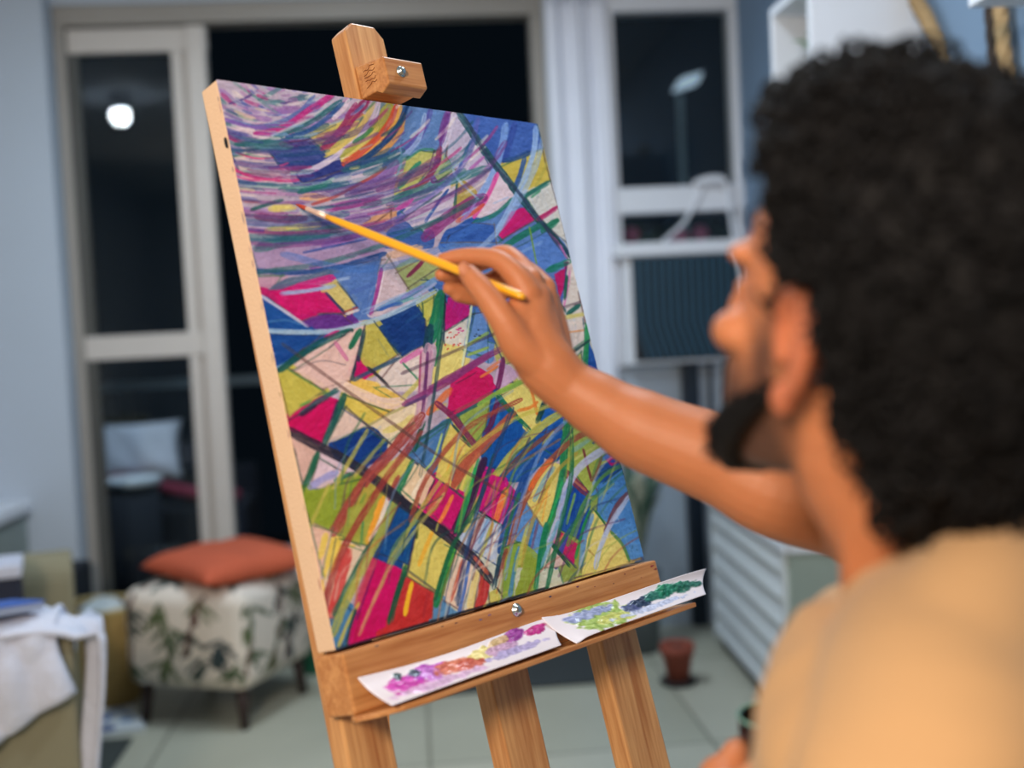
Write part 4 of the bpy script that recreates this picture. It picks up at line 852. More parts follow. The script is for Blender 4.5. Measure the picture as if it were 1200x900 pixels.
o = tag(obj('paint_spatter', f, m_smear, cv), kind='stuff'); paint_attr(o.data, lin(np.array(cs)))
# ---------------------------------------------------------------- two sheets of palette paper with wet paint on the tray
def sheet(tl, tr, bl, br, sag, smears, lab, seed, curl):
    nu, nv = 120, 30; s, t = np.meshgrid(np.linspace(0,1,nu), np.linspace(0,1,nv)); rg = np.random.RandomState(seed)
    C = np.empty((nv,nu,3)); C[:] = (236,230,238); Hh = np.zeros((nv,nu))
    for (a,b,w,h,col,ht) in smears:
        nz_ = vnoise(s*40+seed*7+a*50, t*9+b*30); k = 1-((s-a)/w)**2-((t-b)/h)**2+(nz_-.5)*1.1
        msk = np.clip(k*4,0,1)
        C[:] = C*(1-msk[...,None]*.92)+(np.array(col,float)+(vnoise(s*90,t*25+seed)[...,None]-.5)*70)*msk[...,None]*.92
        Hh += np.clip(k,0,1)*ht*.45*(.5+vnoise(s*60+seed,t*30))
    tl,tr,bl,br = [np.array(p) for p in (tl,tr,bl,br)]
    P = (tl*(1-s[...,None])+tr*s[...,None])*(1-t[...,None])+(bl*(1-s[...,None])+br*s[...,None])*t[...,None]
    P[...,2] += sag*4*t*(1-t)*-1+.0015*np.sin(s*9+seed)*(1-t); P[...,1] += curl(s,t)
    co = np.array([el(*p) for p in P.reshape(-1,3)]); nrm = np.array([0,.75,.66]); co += Hh.reshape(-1,1)*nrm
    rt = empty('palette_paper', M=ME); tag(rt, lab, 'palette paper', 'palette papers on the easel tray')
    o = grid_obj('paper', nu, nv, co, mat('palette paper and wet paint', (0,0,0), .32, attr='paint', var=.03), rt, cols=lin(np.clip(C,0,255).reshape(-1,3)))
    o.modifiers.new('t','SOLIDIFY').thickness = .0006
MG=(196,36,170); 
sheet((.008,.6300,.0155),(.304,.6345,.0155),(.012,.6605,.0545),(.256,.6595,.0555),.006,
 [(.16,.62,.10,.30,MG,.003),(.28,.40,.10,.25,(176,60,190),.003),(.30,.55,.06,.3,(190,120,210),.003),(.15,.30,.022,.16,(20,60,66),.004),(.22,.35,.03,.15,(60,90,110),.003),(.40,.52,.10,.26,(206,110,80),.003),(.48,.62,.08,.2,(196,90,70),.003),(.58,.42,.10,.22,(226,214,130),.002),(.68,.50,.10,.22,(190,150,190),.002),(.74,.22,.07,.24,(150,50,150),.003),(.66,.24,.06,.14,(200,170,120),.002),(.88,.28,.07,.17,(180,20,120),.004),(.30,.85,.25,.12,(214,180,220),.001),(.74,.70,.2,.12,(170,160,210),.001)],
 'left white palette paper with magenta, orange and purple paint', 3, lambda s,t: .003*np.sin(s*5)*(1-t))
sheet((.274,.6275,.0160),(.560,.6330,.050),(.281,.6600,.0550),(.532,.6590,.0590),.005,
 [(.27,.50,.17,.52,(150,180,80),.004),(.22,.30,.18,.2,(150,160,210),.001),(.36,.72,.14,.2,(200,205,110),.002),(.48,.56,.07,.22,(70,80,130),.004),(.55,.50,.08,.2,(40,56,84),.004),(.66,.45,.10,.22,(40,110,96),.005),(.76,.42,.10,.24,(30,120,92),.006),(.86,.46,.09,.2,(34,104,84),.005),(.70,.24,.06,.14,(50,140,110),.005),(.94,.52,.05,.13,(30,96,80),.004),(.60,.80,.3,.1,(190,200,230),.001)],
 'right white palette paper with green and dark blue paint', 8, lambda s,t: .004*np.sin(s*4+1)*(1-t)+.006*np.exp(-(s/.06)**2)*(t-.4))
# ---------------------------------------------------------------- the brush
BT = EP(.0672,.1350,.0020); BE = Vector((.1103,1.0822,1.2278))   # tip on the canvas, tail by the hand
def brush():
    d = (BE-BT).normalized(); L = (BE-BT).length
    r = tag(empty('paintbrush', BE), 'yellow handled paintbrush held in the right hand, red paint on its tip', 'paintbrush')
    q = lambda s: BT+d*s-BE
    f = new(); tube(f, [q(.046),q(.06),q(.10),q(.16),q(.24),q(L-.006),q(L)], [.0027,.0036,.0046,.0047,.0042,.0036,.0022], n=16); obj('handle', f, mat('yellow lacquer', (244,176,26), .28, var=.04, coat=.4), r, smooth=True)
    f = new(); tube(f, [q(.016),q(.018),q(.034),q(.035),q(.036),q(.048)], [.0022,.0026,.0031,.0035,.0031,.0033], n=16); obj('ferrule', f, mat('copper ferrule', (240,206,186), .38, metal=.35), r, smooth=True)
    f = new(); tube(f, [q(.0),q(.006),q(.012),q(.018)], [.0006,.0019,.0025,.0023], n=12); obj('bristles', f, mat('red tipped bristles', (176,60,36), .6), r, smooth=True)
brush()
def rad(R, n):
    o = []
    for a,b in zip(R[:-1],R[1:]): o += [a+(b-a)*(.5-.5*math.cos(PI*k/n)) for k in range(n)]
    return o+[R[-1]]
def limb(bm, P, R, n=20, ref=(0,0,1), re=True): tube(bm, P, R, n=n, round_ends=re, ref=ref)
# ---------------------------------------------------------------- the painter
hz = math.radians(29); HP = math.radians(19)
HC = Vector((.2885,.692,1.178))
fwd = Vector((-math.sin(hz),math.cos(hz),0)); lft = Vector((-math.cos(hz),-math.sin(hz),0)); upv = Vector((0,0,1))
hf = (fwd*math.cos(HP)+upv*math.sin(HP)).normalized(); hu = (upv*math.cos(HP)-fwd*math.sin(HP)).normalized()
def hp(x, y, z): return HC+lft*x+hf*y+hu*z                 # head space: x to his left, y out of the face, z up; origin between the ears
ta = math.radians(58); tf = Vector((-math.sin(ta),math.cos(ta),0)); tr_ = Vector((math.cos(ta),math.sin(ta),0))
N0 = Vector((.328,.694,1.036))
def tp_(r, f, z): return Vector((N0.x,N0.y,0))+tr_*r+tf*f+upv*z
SHL = Vector((.246,.545,.966)); ELL = Vector((.165,.572,.72)); WRL = at(850,968,.835)
SHR = Vector((.430,.835,.98)); ELR = Vector((.390,1.025,1.014))
# points read along the right arm and hand
WR = at(664,452,1.113)
body = new()
# head: stacked cross-sections (z, half width, front y, back y, squareness)
secs = [(-.104,.018,.078,.050,2),(-.099,.032,.086,.033,2.2),(-.086,.046,.091,.005,2.3),(-.066,.056,.095,-.02,2.4),(-.045,.063,.0985,-.055,2.4),(-.02,.069,.098,-.080,2.4),(.005,.072,.096,-.093,2.4),(.03,.074,.100,-.098,2.3),(.055,.074,.1035,-.099,2.2),(.08,.070,.098,-.094,2.1),(.10,.060,.080,-.080,2.0),(.116,.043,.052,-.058,2),(.126,.020,.018,-.028,2)]
rings = []
for z,w,yf,yb,sq in secs:
    yc, hy = (yf+yb)/2, (yf-yb)/2; ring = []
    for k in range(28):
        a = 2*PI*k/28; c, s = math.cos(a), math.sin(a)
        x = w*math.copysign(abs(c)**(2/sq),c); y = yc+hy*math.copysign(abs(s)**(2/sq),s)
        if s > 0: x *= 1-.10*s                              # the face narrows to the front
        ring.append(hp(x,y,z))
    rings.append(ring)
ring_loft(body, rings)
Mh = Matrix((lft,hf,hu)).transposed()
# nose, brow, lips, cheekbones, eye sockets stay as they fall between
tube(body, [hp(0,.097,.036),hp(0,.104,.020),hp(0,.112,.005),hp(0,.1185,-.007)], [(.008,.008),(.009,.009),(.010,.010),(.0095,.009)], n=12, round_ends=True, ref=hf)
for sx in (-1,1):
    ball(body, hp(sx*.0105,.103,-.012), (.008,.010,.007), Mh)
    ball(body, hp(sx*.030,.082,.036), (.026,.019,.009), Mh)          # brow
    ball(body, hp(sx*.044,.070,-.012), (.022,.022,.016), Mh)         # cheek
    ball(body, hp(sx*.034,.080,.014), (.014,.0105,.009), Mh)         # lid
for sx in (-1,1): ball(body, hp(sx*.020,.092,-.004), (.016,.014,.020), Mh); ball(body, hp(sx*.014,.096,.020), (.010,.010,.016), Mh)
ball(body, hp(0,.094,.036), (.03,.012,.012), Mh)
ball(body, hp(0,.098,-.044), (.022,.010,.006), Mh); ball(body, hp(0,.096,-.055), (.019,.010,.006), Mh); ball(body, hp(0,.080,-.084), (.022,.016,.016), Mh)
# ears
for sx in (-1,1):
    E0 = lambda a,b,c: hp(sx*(.070+c), a, b)
    rim = [E0(.012,.000,.006),E0(.013,.020,.010),E0(.004,.034,.016),E0(-.010,.036,.022),E0(-.021,.026,.026),E0(-.024,.008,.026),E0(-.019,-.010,.021),E0(-.011,-.022,.015),E0(-.004,-.029,.011)]
    sp = smooth_pts(rim,5); tube(body, sp, [.0042+.0012*math.sin(PI*i/(len(sp)-1)) for i in range(len(sp))], n=10, round_ends=True)
    f = [E0(.010,.000,.004),E0(.010,.018,.006),E0(0,.030,.012),E0(-.010,.030,.017),E0(-.019,.020,.020),E0(-.020,.006,.020),E0(-.015,-.010,.015),E0(-.006,-.022,.010)]
    for i in range(len(f)-1): tube(body, [f[i], f[i+1].lerp(E0(-.003,.004,.006),.0)], [.004,.004], n=8, round_ends=True)
    ball(body, E0(-.008,.010,.010), (.005,.015,.024), Mh @ Matrix.Rotation(sx*.5,3,'Z')); ball(body, E0(-.002,-.027,.010), (.006,.010,.011), Mh); ball(body, E0(.010,-.004,.004), (.006,.006,.008), Mh)
    tube(body, smooth_pts([E0(-.002,.024,.012),E0(-.012,.018,.020),E0(-.014,.004,.020),E0(-.008,-.010,.015)],4), [.0042]*13, n=8, round_ends=True)
# neck and trunk
tube(body, smooth_pts([hp(0,-.022,-.005),hp(0,-.018,-.055),HC.lerp(N0,.72)+Vector((0,0,-.01)),N0+Vector((0,0,-.02))],5), rad([.057,.058,.060,.066],5), n=24, ref=fwd)
tube(body, [hp(.046,-.030,-.045), N0+tf*.045-tr_*.02+Vector((0,0,-.03))], [.016,.015], n=12, round_ends=True); tube(body, [hp(-.046,-.030,-.045), N0+tf*.045+tr_*.02+Vector((0,0,-.03))], [.016,.015], n=12, round_ends=True)
def trunk(bm, g, tops):
    R = []
    for z,w,d,off in tops:
        ring = []
        for k in range(36):
            a = 2*PI*k/36; c,s = math.cos(a),math.sin(a)
            ring.append(tp_((w+g)*math.copysign(abs(c)**.8,c), off+(d+g)*math.copysign(abs(s)**.9,s), z))
        R.append(ring)
    ring_loft(bm, R)
TS = [(.49,.155,.115,-.055),(.56,.165,.12,-.055),(.66,.148,.105,-.045),(.76,.15,.108,-.03),(.86,.165,.115,-.02),(.91,.172,.112,-.012),(.955,.165,.098,-.008),(.992,.130,.082,-.004),(1.018,.085,.068,0),(1.034,.062,.058,0)]
trunk(body, -.004, TS)
limb(body, smooth_pts([SHL+tr_*.03,SHL,SHL.lerp(ELL,.5)+Vector((-.012,-.008,0)),ELL],4), rad([.040,.043,.041,.037],4), n=20)
limb(body, smooth_pts([ELL,ELL.lerp(WRL,.35),ELL.lerp(WRL,.75),WRL],4), rad([.038,.040,.034,.025],4), n=20)
limb(body, smooth_pts([SHR-tr_*.03,SHR,SHR.lerp(ELR,.5),ELR],4), rad([.040,.044,.042,.041],4), n=20)
# right forearm, in sections read from elbow to wrist
FA = [ELR, at(905,575,1.07), at(850,542,1.085), at(760,507,1.10), at(705,477,1.11), WR]
limb(body, smooth_pts(FA,5), rad([.041,.0425,.0425,.0385,.0315,.0265],5), n=22)

def digit(P, R, n=14):
    Q = smooth_pts([at(*p) for p in P],4); RR = []
    for i in range(len(P)-1): RR += [R[i]+(R[i+1]-R[i])*k/4 for k in range(4)]
    tube(body, Q, RR+[R[-1]], n=n, round_ends=True)
# right hand: wrist, palm, thumb in front of the brush, index over it, three fingers curled behind
digit([(664,452,1.113),(643,430,1.112),(626,402,1.114),(621,376,1.118),(624,352,1.126)],[.027,.0295,.028,.025,.020])
digit([(650,440,1.120),(648,400,1.138),(643,370,1.150),(642,352,1.160)],[.022,.0185,.0165,.013])          # little finger side of the palm
digit([(640,395,1.130),(637,352,1.142),(638,338,1.146)],[.018,.015,.0125])
digit([(630,380,1.120),(622,345,1.124),(622,328,1.128)],[.018,.014,.0125])
digit([(640,432,1.104),(610,406,1.096),(592,378,1.090),(572,349,1.094),(560,334,1.099),(549,321,1.104)],[.019,.0185,.0145,.0125,.0118,.0098])   # thumb
digit([(618,345,1.114),(606,325,1.116),(586,306,1.124),(563,301,1.134),(540,301,1.143),(520,304,1.148)],[.015,.0125,.0105,.0095,.0088,.0070])   # index
digit([(622,328,1.130),(603,306,1.144),(588,298,1.158),(562,308,1.166),(538,318,1.164),(517,322,1.158)],[.0125,.0110,.0100,.0092,.0086,.0072])
digit([(638,338,1.146),(618,318,1.164),(602,316,1.178),(572,330,1.182),(545,339,1.176),(526,338,1.168)],[.0122,.0108,.0100,.0090,.0085,.0072])
digit([(642,352,1.160),(626,338,1.178),(610,334,1.190),(582,345,1.190),(558,350,1.182),(536,347,1.172)],[.0115,.0098,.0090,.0082,.0078,.0066])
digit([(604,388,1.100),(612,362,1.110),(612,342,1.116)],[.016,.0145,.0125])
digit([(640,418,1.116),(634,385,1.122),(632,354,1.132)],[.024,.0205,.0145])
# left hand around the glass
digit([(850,968,.835),(848,940,.85),(848,915,.862)],[.025,.026,.020]); digit([(850,968,.835),(846,945,.868),(846,930,.88)],[.022,.020,.017])
digit([(850,930,.858),(861,884,.868),(874,881,.905),(902,886,.932),(934,890,.936)],[.014,.0105,.0092,.0085,.0075])
digit([(848,930,.864),(846,899,.876),(860,900,.915),(895,905,.937),(926,908,.940)],[.014,.0108,.0094,.0086,.0076])
digit([(848,940,.866),(842,921,.880),(858,922,.917),(893,926,.937),(922,929,.938)],[.014,.0105,.0092,.0084,.0074])
digit([(849,950,.866),(842,945,.878),(856,946,.908),(886,949,.928),(910,951,.932)],[.013,.0095,.0084,.0077,.0068])
digit([(852,950,.842),(868,925,.833),(888,905,.834),(908,893,.840)],[.016,.0125,.0108,.0088])
# hips, legs and feet under the clothes
HIP = tp_(0,-.05,.56)
KN = {1: Vector((.02,.80,.50)), -1: Vector((.185,1.10,.50))}; AN = {1: Vector((-.02,.84,.09)), -1: Vector((.165,1.03,.09))}
for s in (1,-1):
    hip = tp_(-s*.085,-.03,.555)
    limb(body, [hip, hip.lerp(KN[s],.5), KN[s]], [.068,.062,.048], n=18); limb(body, [KN[s], KN[s].lerp(AN[s],.35), AN[s]], [.048,.046,.032], n=16)
    toe = (KN[s]-hip); toe.z = 0; toe.normalize()
    limb(body, [AN[s]+Vector((0,0,-.035)), AN[s]+toe*.07+Vector((0,0,-.05)), AN[s]+toe*.14+Vector((0,0,-.062))], [(.032,.032),(.036,.026),(.03,.018)], n=14)
def remesh(bm, voxel, it=3, fac=.5):
    me = bpy.data.meshes.new('tmp'); bmesh.ops.recalc_face_normals(bm, faces=bm.faces); bm.to_mesh(me); bm.free()
    o = bpy.data.objects.new('tmp', me); COL.objects.link(o)
    r = o.modifiers.new('r','REMESH'); r.mode = 'VOXEL'; r.voxel_size = voxel
    if it: s = o.modifiers.new('s','SMOOTH'); s.factor = fac; s.iterations = it
    dg = bpy.context.evaluated_depsgraph_get(); dg.update()
    res = bpy.data.meshes.new_from_object(o.evaluated_get(dg)); bpy.data.objects.remove(o); bpy.data.meshes.remove(me)
    for p in res.polygons: p.use_smooth = True
    return res
def me_obj(name, me, m, parent=None):
    me.name = name; me.materials.clear(); me.materials.append(m); o = bpy.data.objects.new(name, me); COL.objects.link(o); o.parent = parent; return o
def coords(me):
    a = np.empty(len(me.vertices)*3, np.float32); me.vertices.foreach_get('co', a); return a.reshape(-1,3).astype(float)
me = remesh(body, .0026, 4, .5)
# skin tones by place: ears and finger ends redder, beard stubble on the jaw
X = coords(me); R_ = np.array([lft,hf,hu]); Hl = (X-np.array(HC)) @ R_.T
skin = np.empty_like(X); skin[:] = np.array((192,120,78))
def soft(v, a, b): return np.clip((v-a)/(b-a),0,1)
near = (np.linalg.norm(Hl,axis=1) < .2).astype(float)
ear = near*soft(np.abs(Hl[:,0]),.070,.082)*soft(-np.abs(Hl[:,1]+.008),-.045,-.03)*soft(-np.abs(Hl[:,2]),-.05,-.035)
skin = skin*(1-ear[:,None]*.5)+np.array((206,112,84))*ear[:,None]*.5
jaw = near*soft(Hl[:,1],-.005,.02)*soft(-Hl[:,2],.014,.048)*soft(-Hl[:,2],.0,.01)*(1-soft(-Hl[:,2],.105,.13))
side = near*soft(Hl[:,1],.012,.026)*soft(.052-Hl[:,1],0,.016)*soft(np.abs(Hl[:,0]),.05,.06)*soft(.02-Hl[:,2],0,.03)
bd = np.clip(np.maximum(jaw,side*.9),0,1)[:,None]*(.72+.28*vnoise(Hl[:,0]*900,Hl[:,2]*900+Hl[:,1]*700))[:,None]
skin = skin*(1-bd*.85)+np.array((52,34,28))*bd*.85
lips = near*soft(Hl[:,1],.094,.099)*soft(.022-np.abs(Hl[:,0]),0,.006)*soft(.011-np.abs(Hl[:,2]+.0495),0,.004)
skin = skin*(1-lips[:,None]*.6)+np.array((150,70,62))*lips[:,None]*.6
paint_attr(me, lin(skin))
m_skin = mat('skin', (0,0,0), .5, attr='paint', var=.07, nscale=40, bump=.10, bscale=420, sss=.22, spec=.4)
man = me_obj('person', me, m_skin)
tag(man, 'seated man with curly dark hair, beard and beige shirt, painting at the easel', 'person')
# finger nails on the visible thumb and index
m_nail = mat('nail', (196,122,84), .55)
def nail(c, d, n_, w, l):
    f = new(); d = Vector(d).normalized(); n_ = Vector(n_).normalized(); s = d.cross(n_).normalized()
    ball(f, c, (w,l,.0016), Matrix((s,d,s.cross(d))).transposed(), u=16, v=8); obj('fingernail', f, m_nail, man, smooth=True)
nail(at(545,316,1.0955), at(545,316,1.1)-at(562,337,1.1), Vector((-.2,-1,.45)), .0058, .0078)
for sx in (-1,1):
    f = new(); ball(f, hp(sx*.032,.0745,.012), (.012,.012,.012), Mh); obj('eye', f, mat('eye white', (226,220,214), .2), man, smooth=True)
    f = new(); tube(f, [hp(sx*.012,.101,.032),hp(sx*.030,.099,.039),hp(sx*.046,.087,.036),hp(sx*.054,.076,.030)], [.003,.0042,.0036,.0015], n=8); obj('eyebrow', f, mat('brow hair', (30,22,20), .9), man, smooth=True)
# ---------------------------------------------------------------- hair: a thick curly cap with a hairline, and the beard
m_hair = mat('dark curly hair', (11,9,10), .75, var=.35, nscale=90, spec=.25)
def hair_mask(x, y, z):
    ax = abs(x)
    if y > .05: line = .084
    elif y > .012: line = .026+.058*min(1,(y-.012)/.03)**.6-(.020 if y < .016 else 0)
    elif y > -.022: line = .036
    else: line = max(-.112, .030-(-.022-y)*2.5)
    return max(0,min(1,(z-line)/.012+.5))
def hair_surface(d):
    """scalp plus curls along a direction from the head centre"""
    c = Vector((0,-.004,.02)); e = Vector((.078,.100,.107))
    if d.z < 0: e.z = .150
    r = 1/math.sqrt((d.x/e.x)**2+(d.y/e.y)**2+(d.z/e.z)**2); p = c+d*r
    k = hair_mask(p.x,p.y,p.z); t = .014+.022*max(0,min(1,(p.z+.05)/.12))
    if p.y < -.02: t += .012*min(1,(-.02-p.y)/.05)
    sm = lambda q,a,b: max(0,min(1,(q-a)/(b-a)))
    t *= 1-.8*sm(p.y,-.015,.035)*sm(.085-p.z,0,.04)
    t += .015*sm(p.y,-.01,.05)*sm(p.z,.065,.095)
    w = mnoise.noise(p*34)*.009+mnoise.noise(p*85)*.006
    return c+d*(r-.022+k*(.022+t+w)), k
f = new(); bmesh.ops.create_icosphere(f, subdivisions=6, radius=1)
pool = []
for v in f.verts:
    d = v.co.normalized(); p, k = hair_surface(d)
    if k > .45: pool.append((p.copy(), d.copy()))
    v.co = hp(*p)
random.seed(21)
for _ in range(2600):                                       # loose curls that break the outline
    p, d = random.choice(pool); r = random.uniform(.004,.0085); t1 = d.cross(Vector((random.gauss(0,1),random.gauss(0,1),random.gauss(0,1)))).normalized(); t2 = (d+t1.cross(d)*random.uniform(-.6,.6)).normalized()
    n_ = random.randint(6,10); a0 = random.uniform(0,6.28); tw = t1.cross(t2); L_ = random.uniform(.0,.008); dr_ = random.uniform(.002,.009)
    Q = [hp(*(p+d*(dr_-.004)+(t1*math.cos(a0+i*.75)+t2*math.sin(a0+i*.75))*r+tw*L_*i/n_)) for i in range(n_)]
    tube(f, Q, [.0011+.0007*math.sin(PI*i/(n_-1)) for i in range(n_)], n=4)
obj('hair', f, m_hair, man, smooth=True)
f = new(); random.seed(8)
def jawpt(s):                                               # s -1..1 from his right sideburn round the chin to his left
    a = abs(s); x = .070*math.sin(min(1,a*1.15)*PI/2)*(1 if s > 0 else -1); y = .078-.066*max(0,a-.18)**1.25/.78; z = -.094+.066*max(0,a-.22)**1.2/.72
    return Vector((x,y,z))
pts = [jawpt(-1+2*i/40) for i in range(41)]
tube(f, [hp(*p) for p in pts], [(.003+.011*(1-abs(-1+2*i/40))**.9, .004+.019*(1-abs(-1+2*i/40))**1.0) for i in range(41)], n=14, round_ends=True)
for _ in range(1500):
    s = random.uniform(-1,1); p = jawpt(s)+Vector((random.uniform(-.004,.004),random.uniform(-.006,.010),random.uniform(-.012,.016)*(1.1-abs(s)))); g = (1-abs(s))*.010+.002
    d = Vector((p.x*6,.8,-.5+random.uniform(-.4,.4))).normalized()
    tube(f, [hp(*(p)), hp(*(p+d*g*.7+Vector((random.uniform(-.003,.003),0,0)))), hp(*(p+d*g+Vector((random.uniform(-.004,.004),0,-.004))))], [.0010,.0009,.0003], n=4)
for sx in (-1,1): tube(f, [hp(sx*.002,.107,-.034),hp(sx*.014,.103,-.037),hp(sx*.026,.095,-.046),hp(sx*.028,.088,-.066)], [.0045,.005,.005,.005], n=8, round_ends=True)
obj('beard', f, m_hair, man, smooth=True)
# ---------------------------------------------------------------- clothes
m_shirt = mat('beige cotton shirt', (192,150,104), .92, var=.05, nscale=9, bump=.2, bscale=500, sheen=.1)
sh = new()
trunk(sh, .014, [(.525,.186,.145,-.055),(.60,.172,.128,-.052)]+TS[2:8]+[(1.012,.088,.070,0)])
tube(sh, smooth_pts([N0+tr_*.02+Vector((0,0,-.035)), N0-tr_*.10+Vector((0,0,-.035)), SHL+Vector((0,0,.012)), SHL.lerp(ELL,.3)+Vector((-.010,-.004,0)), SHL.lerp(ELL,.80)+Vector((-.006,-.002,0))],5), rad([.056,.056,.058,.055,.054],5), n=26)
tube(sh, smooth_pts([N0-tr_*.02+Vector((0,0,-.035)), N0+tr_*.09+Vector((0,0,-.040)), SHR+Vector((0,0,.006)), SHR.lerp(ELR,.55)],5), rad([.056,.058,.062,.060],5), n=26)
ball(sh, N0+Vector((0,0,-.045))-tf*.03, (.10,.075,.05))
def collar(r, f, dz): return [N0+tr_*r*math.cos(2*PI*k/40)+tf*(f*math.sin(2*PI*k/40)-.008)+Vector((0,0,dz+.013-.034*math.sin(2*PI*k/40)+.010*abs(math.cos(2*PI*k/40)))) for k in range(40)]
ring_loft(sh, [collar(.125,.085,-.085), collar(.105,.082,-.05), collar(.088,.077,-.022), collar(.074,.070,0)])
for sd, S_ in ((-1,SHL),(1,SHR)): tube(sh, smooth_pts([N0-tf*.035+tr_*sd*.03+Vector((0,0,-.005)), N0-tf*.025+tr_*sd*.085+Vector((0,0,.0)), S_+Vector((0,0,.022))],5), rad([.040,.042,.046],5), n=20, round_ends=True)
sme = remesh(sh, .005, 8, .6)
Xs = coords(sme)
# soft creases pulled from the neck towards the left shoulder and arm
Nrm = np.empty(len(sme.vertices)*3, np.float32); sme.vertices.foreach_get('normal', Nrm); Nrm = Nrm.reshape(-1,3)
q = (Xs-np.array(N0)); u_ = q @ np.array(-tr_); w_ = q[:,2]; g_ = q @ np.array(tf)
fold = .0035+.003*np.sin((w_+.6*u_)*70+vnoise(u_*20,w_*20)*4)+.0045*np.sin((w_*.8+g_*.8)*38+u_*14)+.003*(vnoise(u_*45,w_*30+g_*30)-.5)
amp = np.clip((-w_-.0)/.05,0,1)
Xs = Xs+Nrm*(fold*amp)[:,None]; sme.vertices.foreach_set('co', Xs.astype(np.float32).ravel()); sme.update()
me_obj('shirt', sme, m_shirt, man)
f = new(); nr = 40
ring = [Vector(p) for p in collar(.0735,.0695,.001)]; ring.append(ring[0])
tube(f, ring, [(.0055,.011)]*(nr+1), n=10); obj('collar', f, m_shirt, man, smooth=True)
tr = new()
trunk(tr, .008, [(.485,.158,.118,-.055),(.54,.160,.118,-.055),(.585,.148,.104,-.05)])
for s in (1,-1):
    hip = tp_(-s*.085,-.03,.555)
    limb(tr, [hip, hip.lerp(KN[s],.5), KN[s], KN[s].lerp(AN[s],.4), AN[s]+Vector((0,0,.02))], [.090,.080,.066,.062,.050], n=20)
tme = remesh(tr, .008, 4, .5); me_obj('trousers', tme, mat('dark denim', (48,58,80), .9, var=.1, bump=.2, bscale=300), man)
for s in (1,-1):
    toe = (KN[s]-tp_(-s*.085,-.03,.555)); toe.z = 0; toe.normalize(); f = new(); a = AN[s]
    limb(f, [a-toe*.03+Vector((0,0,-.045)), a+toe*.05+Vector((0,0,-.046)), a+toe*.12+Vector((0,0,-.056)), a+toe*.17+Vector((0,0,-.062))], [(.036,.042),(.043,.042),(.046,.031),(.036,.026)], n=16); obj('shoe', f, mat('shoe leather', (60,50,46), .6), man, smooth=True)
# ---------------------------------------------------------------- his stool and the glass in his left hand
st_ = tp_(0,-.055,0)
so = tag(empty('stool', st_), 'round wooden stool the man sits on', 'stool')
obj('seat', lathe(new(), [(.150,.430),(.165,.438),(.165,.462),(.155,.470)], n=36), w_cross, so, smooth=True)
for k in range(4):
    a = PI/4+k*PI/2; obj('leg', tube(new(), [(.11*math.cos(a),.11*math.sin(a),.432),(.17*math.cos(a),.17*math.sin(a),0)], [.018,.014], n=12), w_long, so, smooth=True)
obj('rung_ring', tube(new(), [Vector((.147*math.cos(k*PI/16),.147*math.sin(k*PI/16),.17)) for k in range(33)], [.007]*33, n=8), w_long, so, smooth=True)
gc = at(919,838,.885); gl = tag(empty('water_glass', gc-Vector((0,0,.105))), 'small drinking glass of dark paint water in the left hand', 'glass')
obj('glass_wall', lathe(new(), [(.026,0),(.0335,.105),(.0345,.1055),(.0352,.105),(.0278,-.002),(.0,-.002)], n=40, caps=False), glass('drinking glass', (.86,.95,.92)), gl, smooth=True)
obj('rim', tube(new(), [Vector((.0345*math.cos(k*PI/20),.0345*math.sin(k*PI/20),.105)) for k in range(41)], [.0011]*41, n=8), mat('glass rim green', (120,170,156), .15), gl, smooth=True)
obj('paint_water', lathe(new(), [(.0,.002),(.0255,.002),(.0315,.086),(.0,.086)], n=36, caps=False), mat('dark paint water', (38,52,46), .15, var=.6, nscale=60), gl, smooth=True)
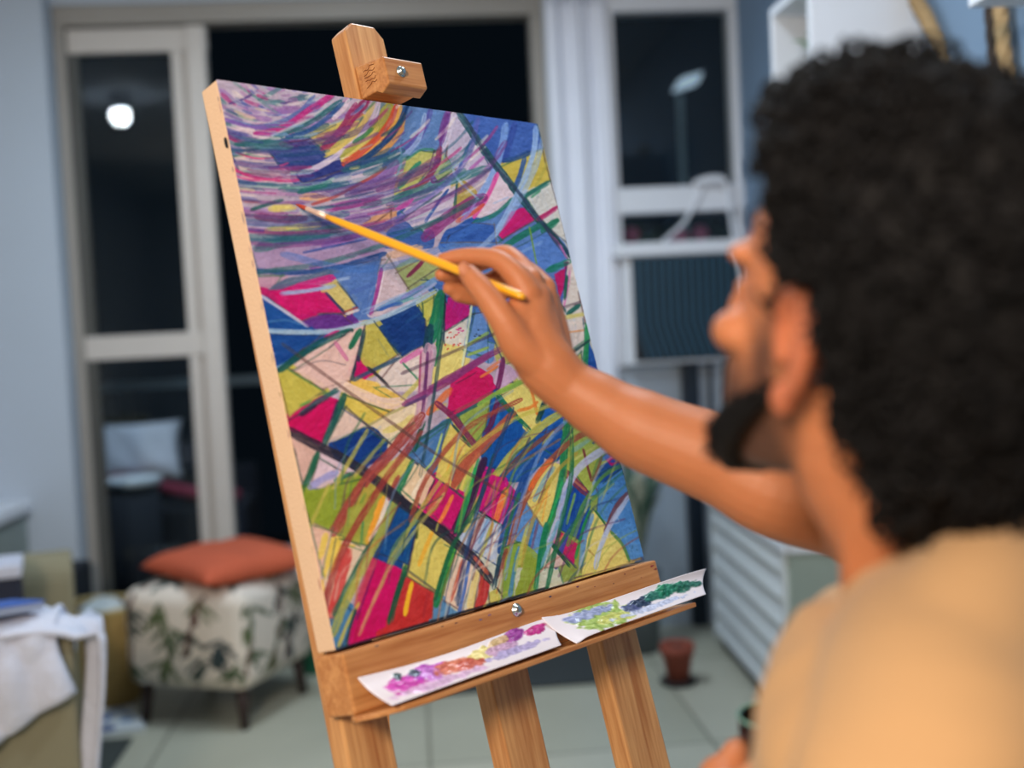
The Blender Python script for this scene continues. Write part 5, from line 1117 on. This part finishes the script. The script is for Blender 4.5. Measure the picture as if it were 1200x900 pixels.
# ---------------------------------------------------------------- light and camera
wd = bpy.data.worlds.new('night'); SC.world = wd; wd.use_nodes = True
bg = wd.node_tree.nodes['Background']; bg.inputs['Color'].default_value = (.25,.5,.8,1); bg.inputs['Strength'].default_value = .006
def area(name, loc, tgt, size, power, col, shape='DISK'):
    l = bpy.data.lights.new(name,'AREA'); l.energy = power; l.color = col; l.size = size; l.shape = shape
    o = bpy.data.objects.new(name, l); COL.objects.link(o); o.location = loc
    o.rotation_euler = (Vector(tgt)-Vector(loc)).to_track_quat('-Z','Y').to_euler(); return o
area('warm_lamp', (-.75,-.95,2.0), (.1,1.2,1.15), .5, 62, (1,.83,.66))
area('ceiling_panel_cool', (-.2,3.2,2.56), (-.2,3.2,0), .5, 28, (.74,.88,1))
area('ceiling_panel_front', (.5,1.9,2.56), (.5,1.9,0), .35, 18, (.78,.9,1))
area('ceiling_panel_rear', (-.6,-1.3,2.56), (-.6,-1.3,0), .6, 6, (.95,.95,1))
gl_ = tag(empty('ceiling_lamp', (-1.53,2.3,2.548)), 'round white globe lamp on the ceiling', 'lamp')
f = new(); ball(f, (0,0,-.06), .05, u=28, v=18); obj('globe', f, mat('lit globe', (255,255,255), .4, emit=((.88,.95,1),80)), gl_, smooth=True)
obj('ceiling_rose', lathe(new(), [(.05,-.02),(.05,.052)], n=24), m_white, gl_, smooth=True)
bl_ = bpy.data.lights.new('balcony_fill_spot','SPOT'); bl_.energy = 70; bl_.spot_size = .62; bl_.spot_blend = .6; bl_.color = (.75,.87,1); bl_.shadow_soft_size = .05  # added spot without a fitting, brightens the white top and pillow beyond the glass
bo_ = bpy.data.objects.new('balcony_fill_spot', bl_); COL.objects.link(bo_); bo_.location = (-1.12,4.85,2.4); bo_.rotation_euler = (Vector((-1.19,5.08,.65))-Vector(bo_.location)).to_track_quat('-Z','Y').to_euler()
cam = bpy.data.cameras.new('camera'); co_ = bpy.data.objects.new('camera', cam); COL.objects.link(co_)
cam.sensor_width = 36; cam.lens = FPX/1200*36; cam.clip_start = .05
co_.matrix_world = Matrix(((CR_.x,CU.x,-CF.x,CAMP.x),(CR_.y,CU.y,-CF.y,CAMP.y),(CR_.z,CU.z,-CF.z,CAMP.z),(0,0,0,1)))
cam.dof.use_dof = True; cam.dof.focus_distance = 1.39; cam.dof.aperture_fstop = 2.0; cam.dof.aperture_blades = 9
SC.camera = co_
SC.view_settings.view_transform = 'Standard'; SC.view_settings.look = 'None'
SC.cycles.use_denoising = True; SC.cycles.max_bounces = 8; SC.cycles.transparent_max_bounces = 16
SC.cycles.caustics_reflective = False; SC.cycles.caustics_refractive = False; SC.cycles.sample_clamp_indirect = 6
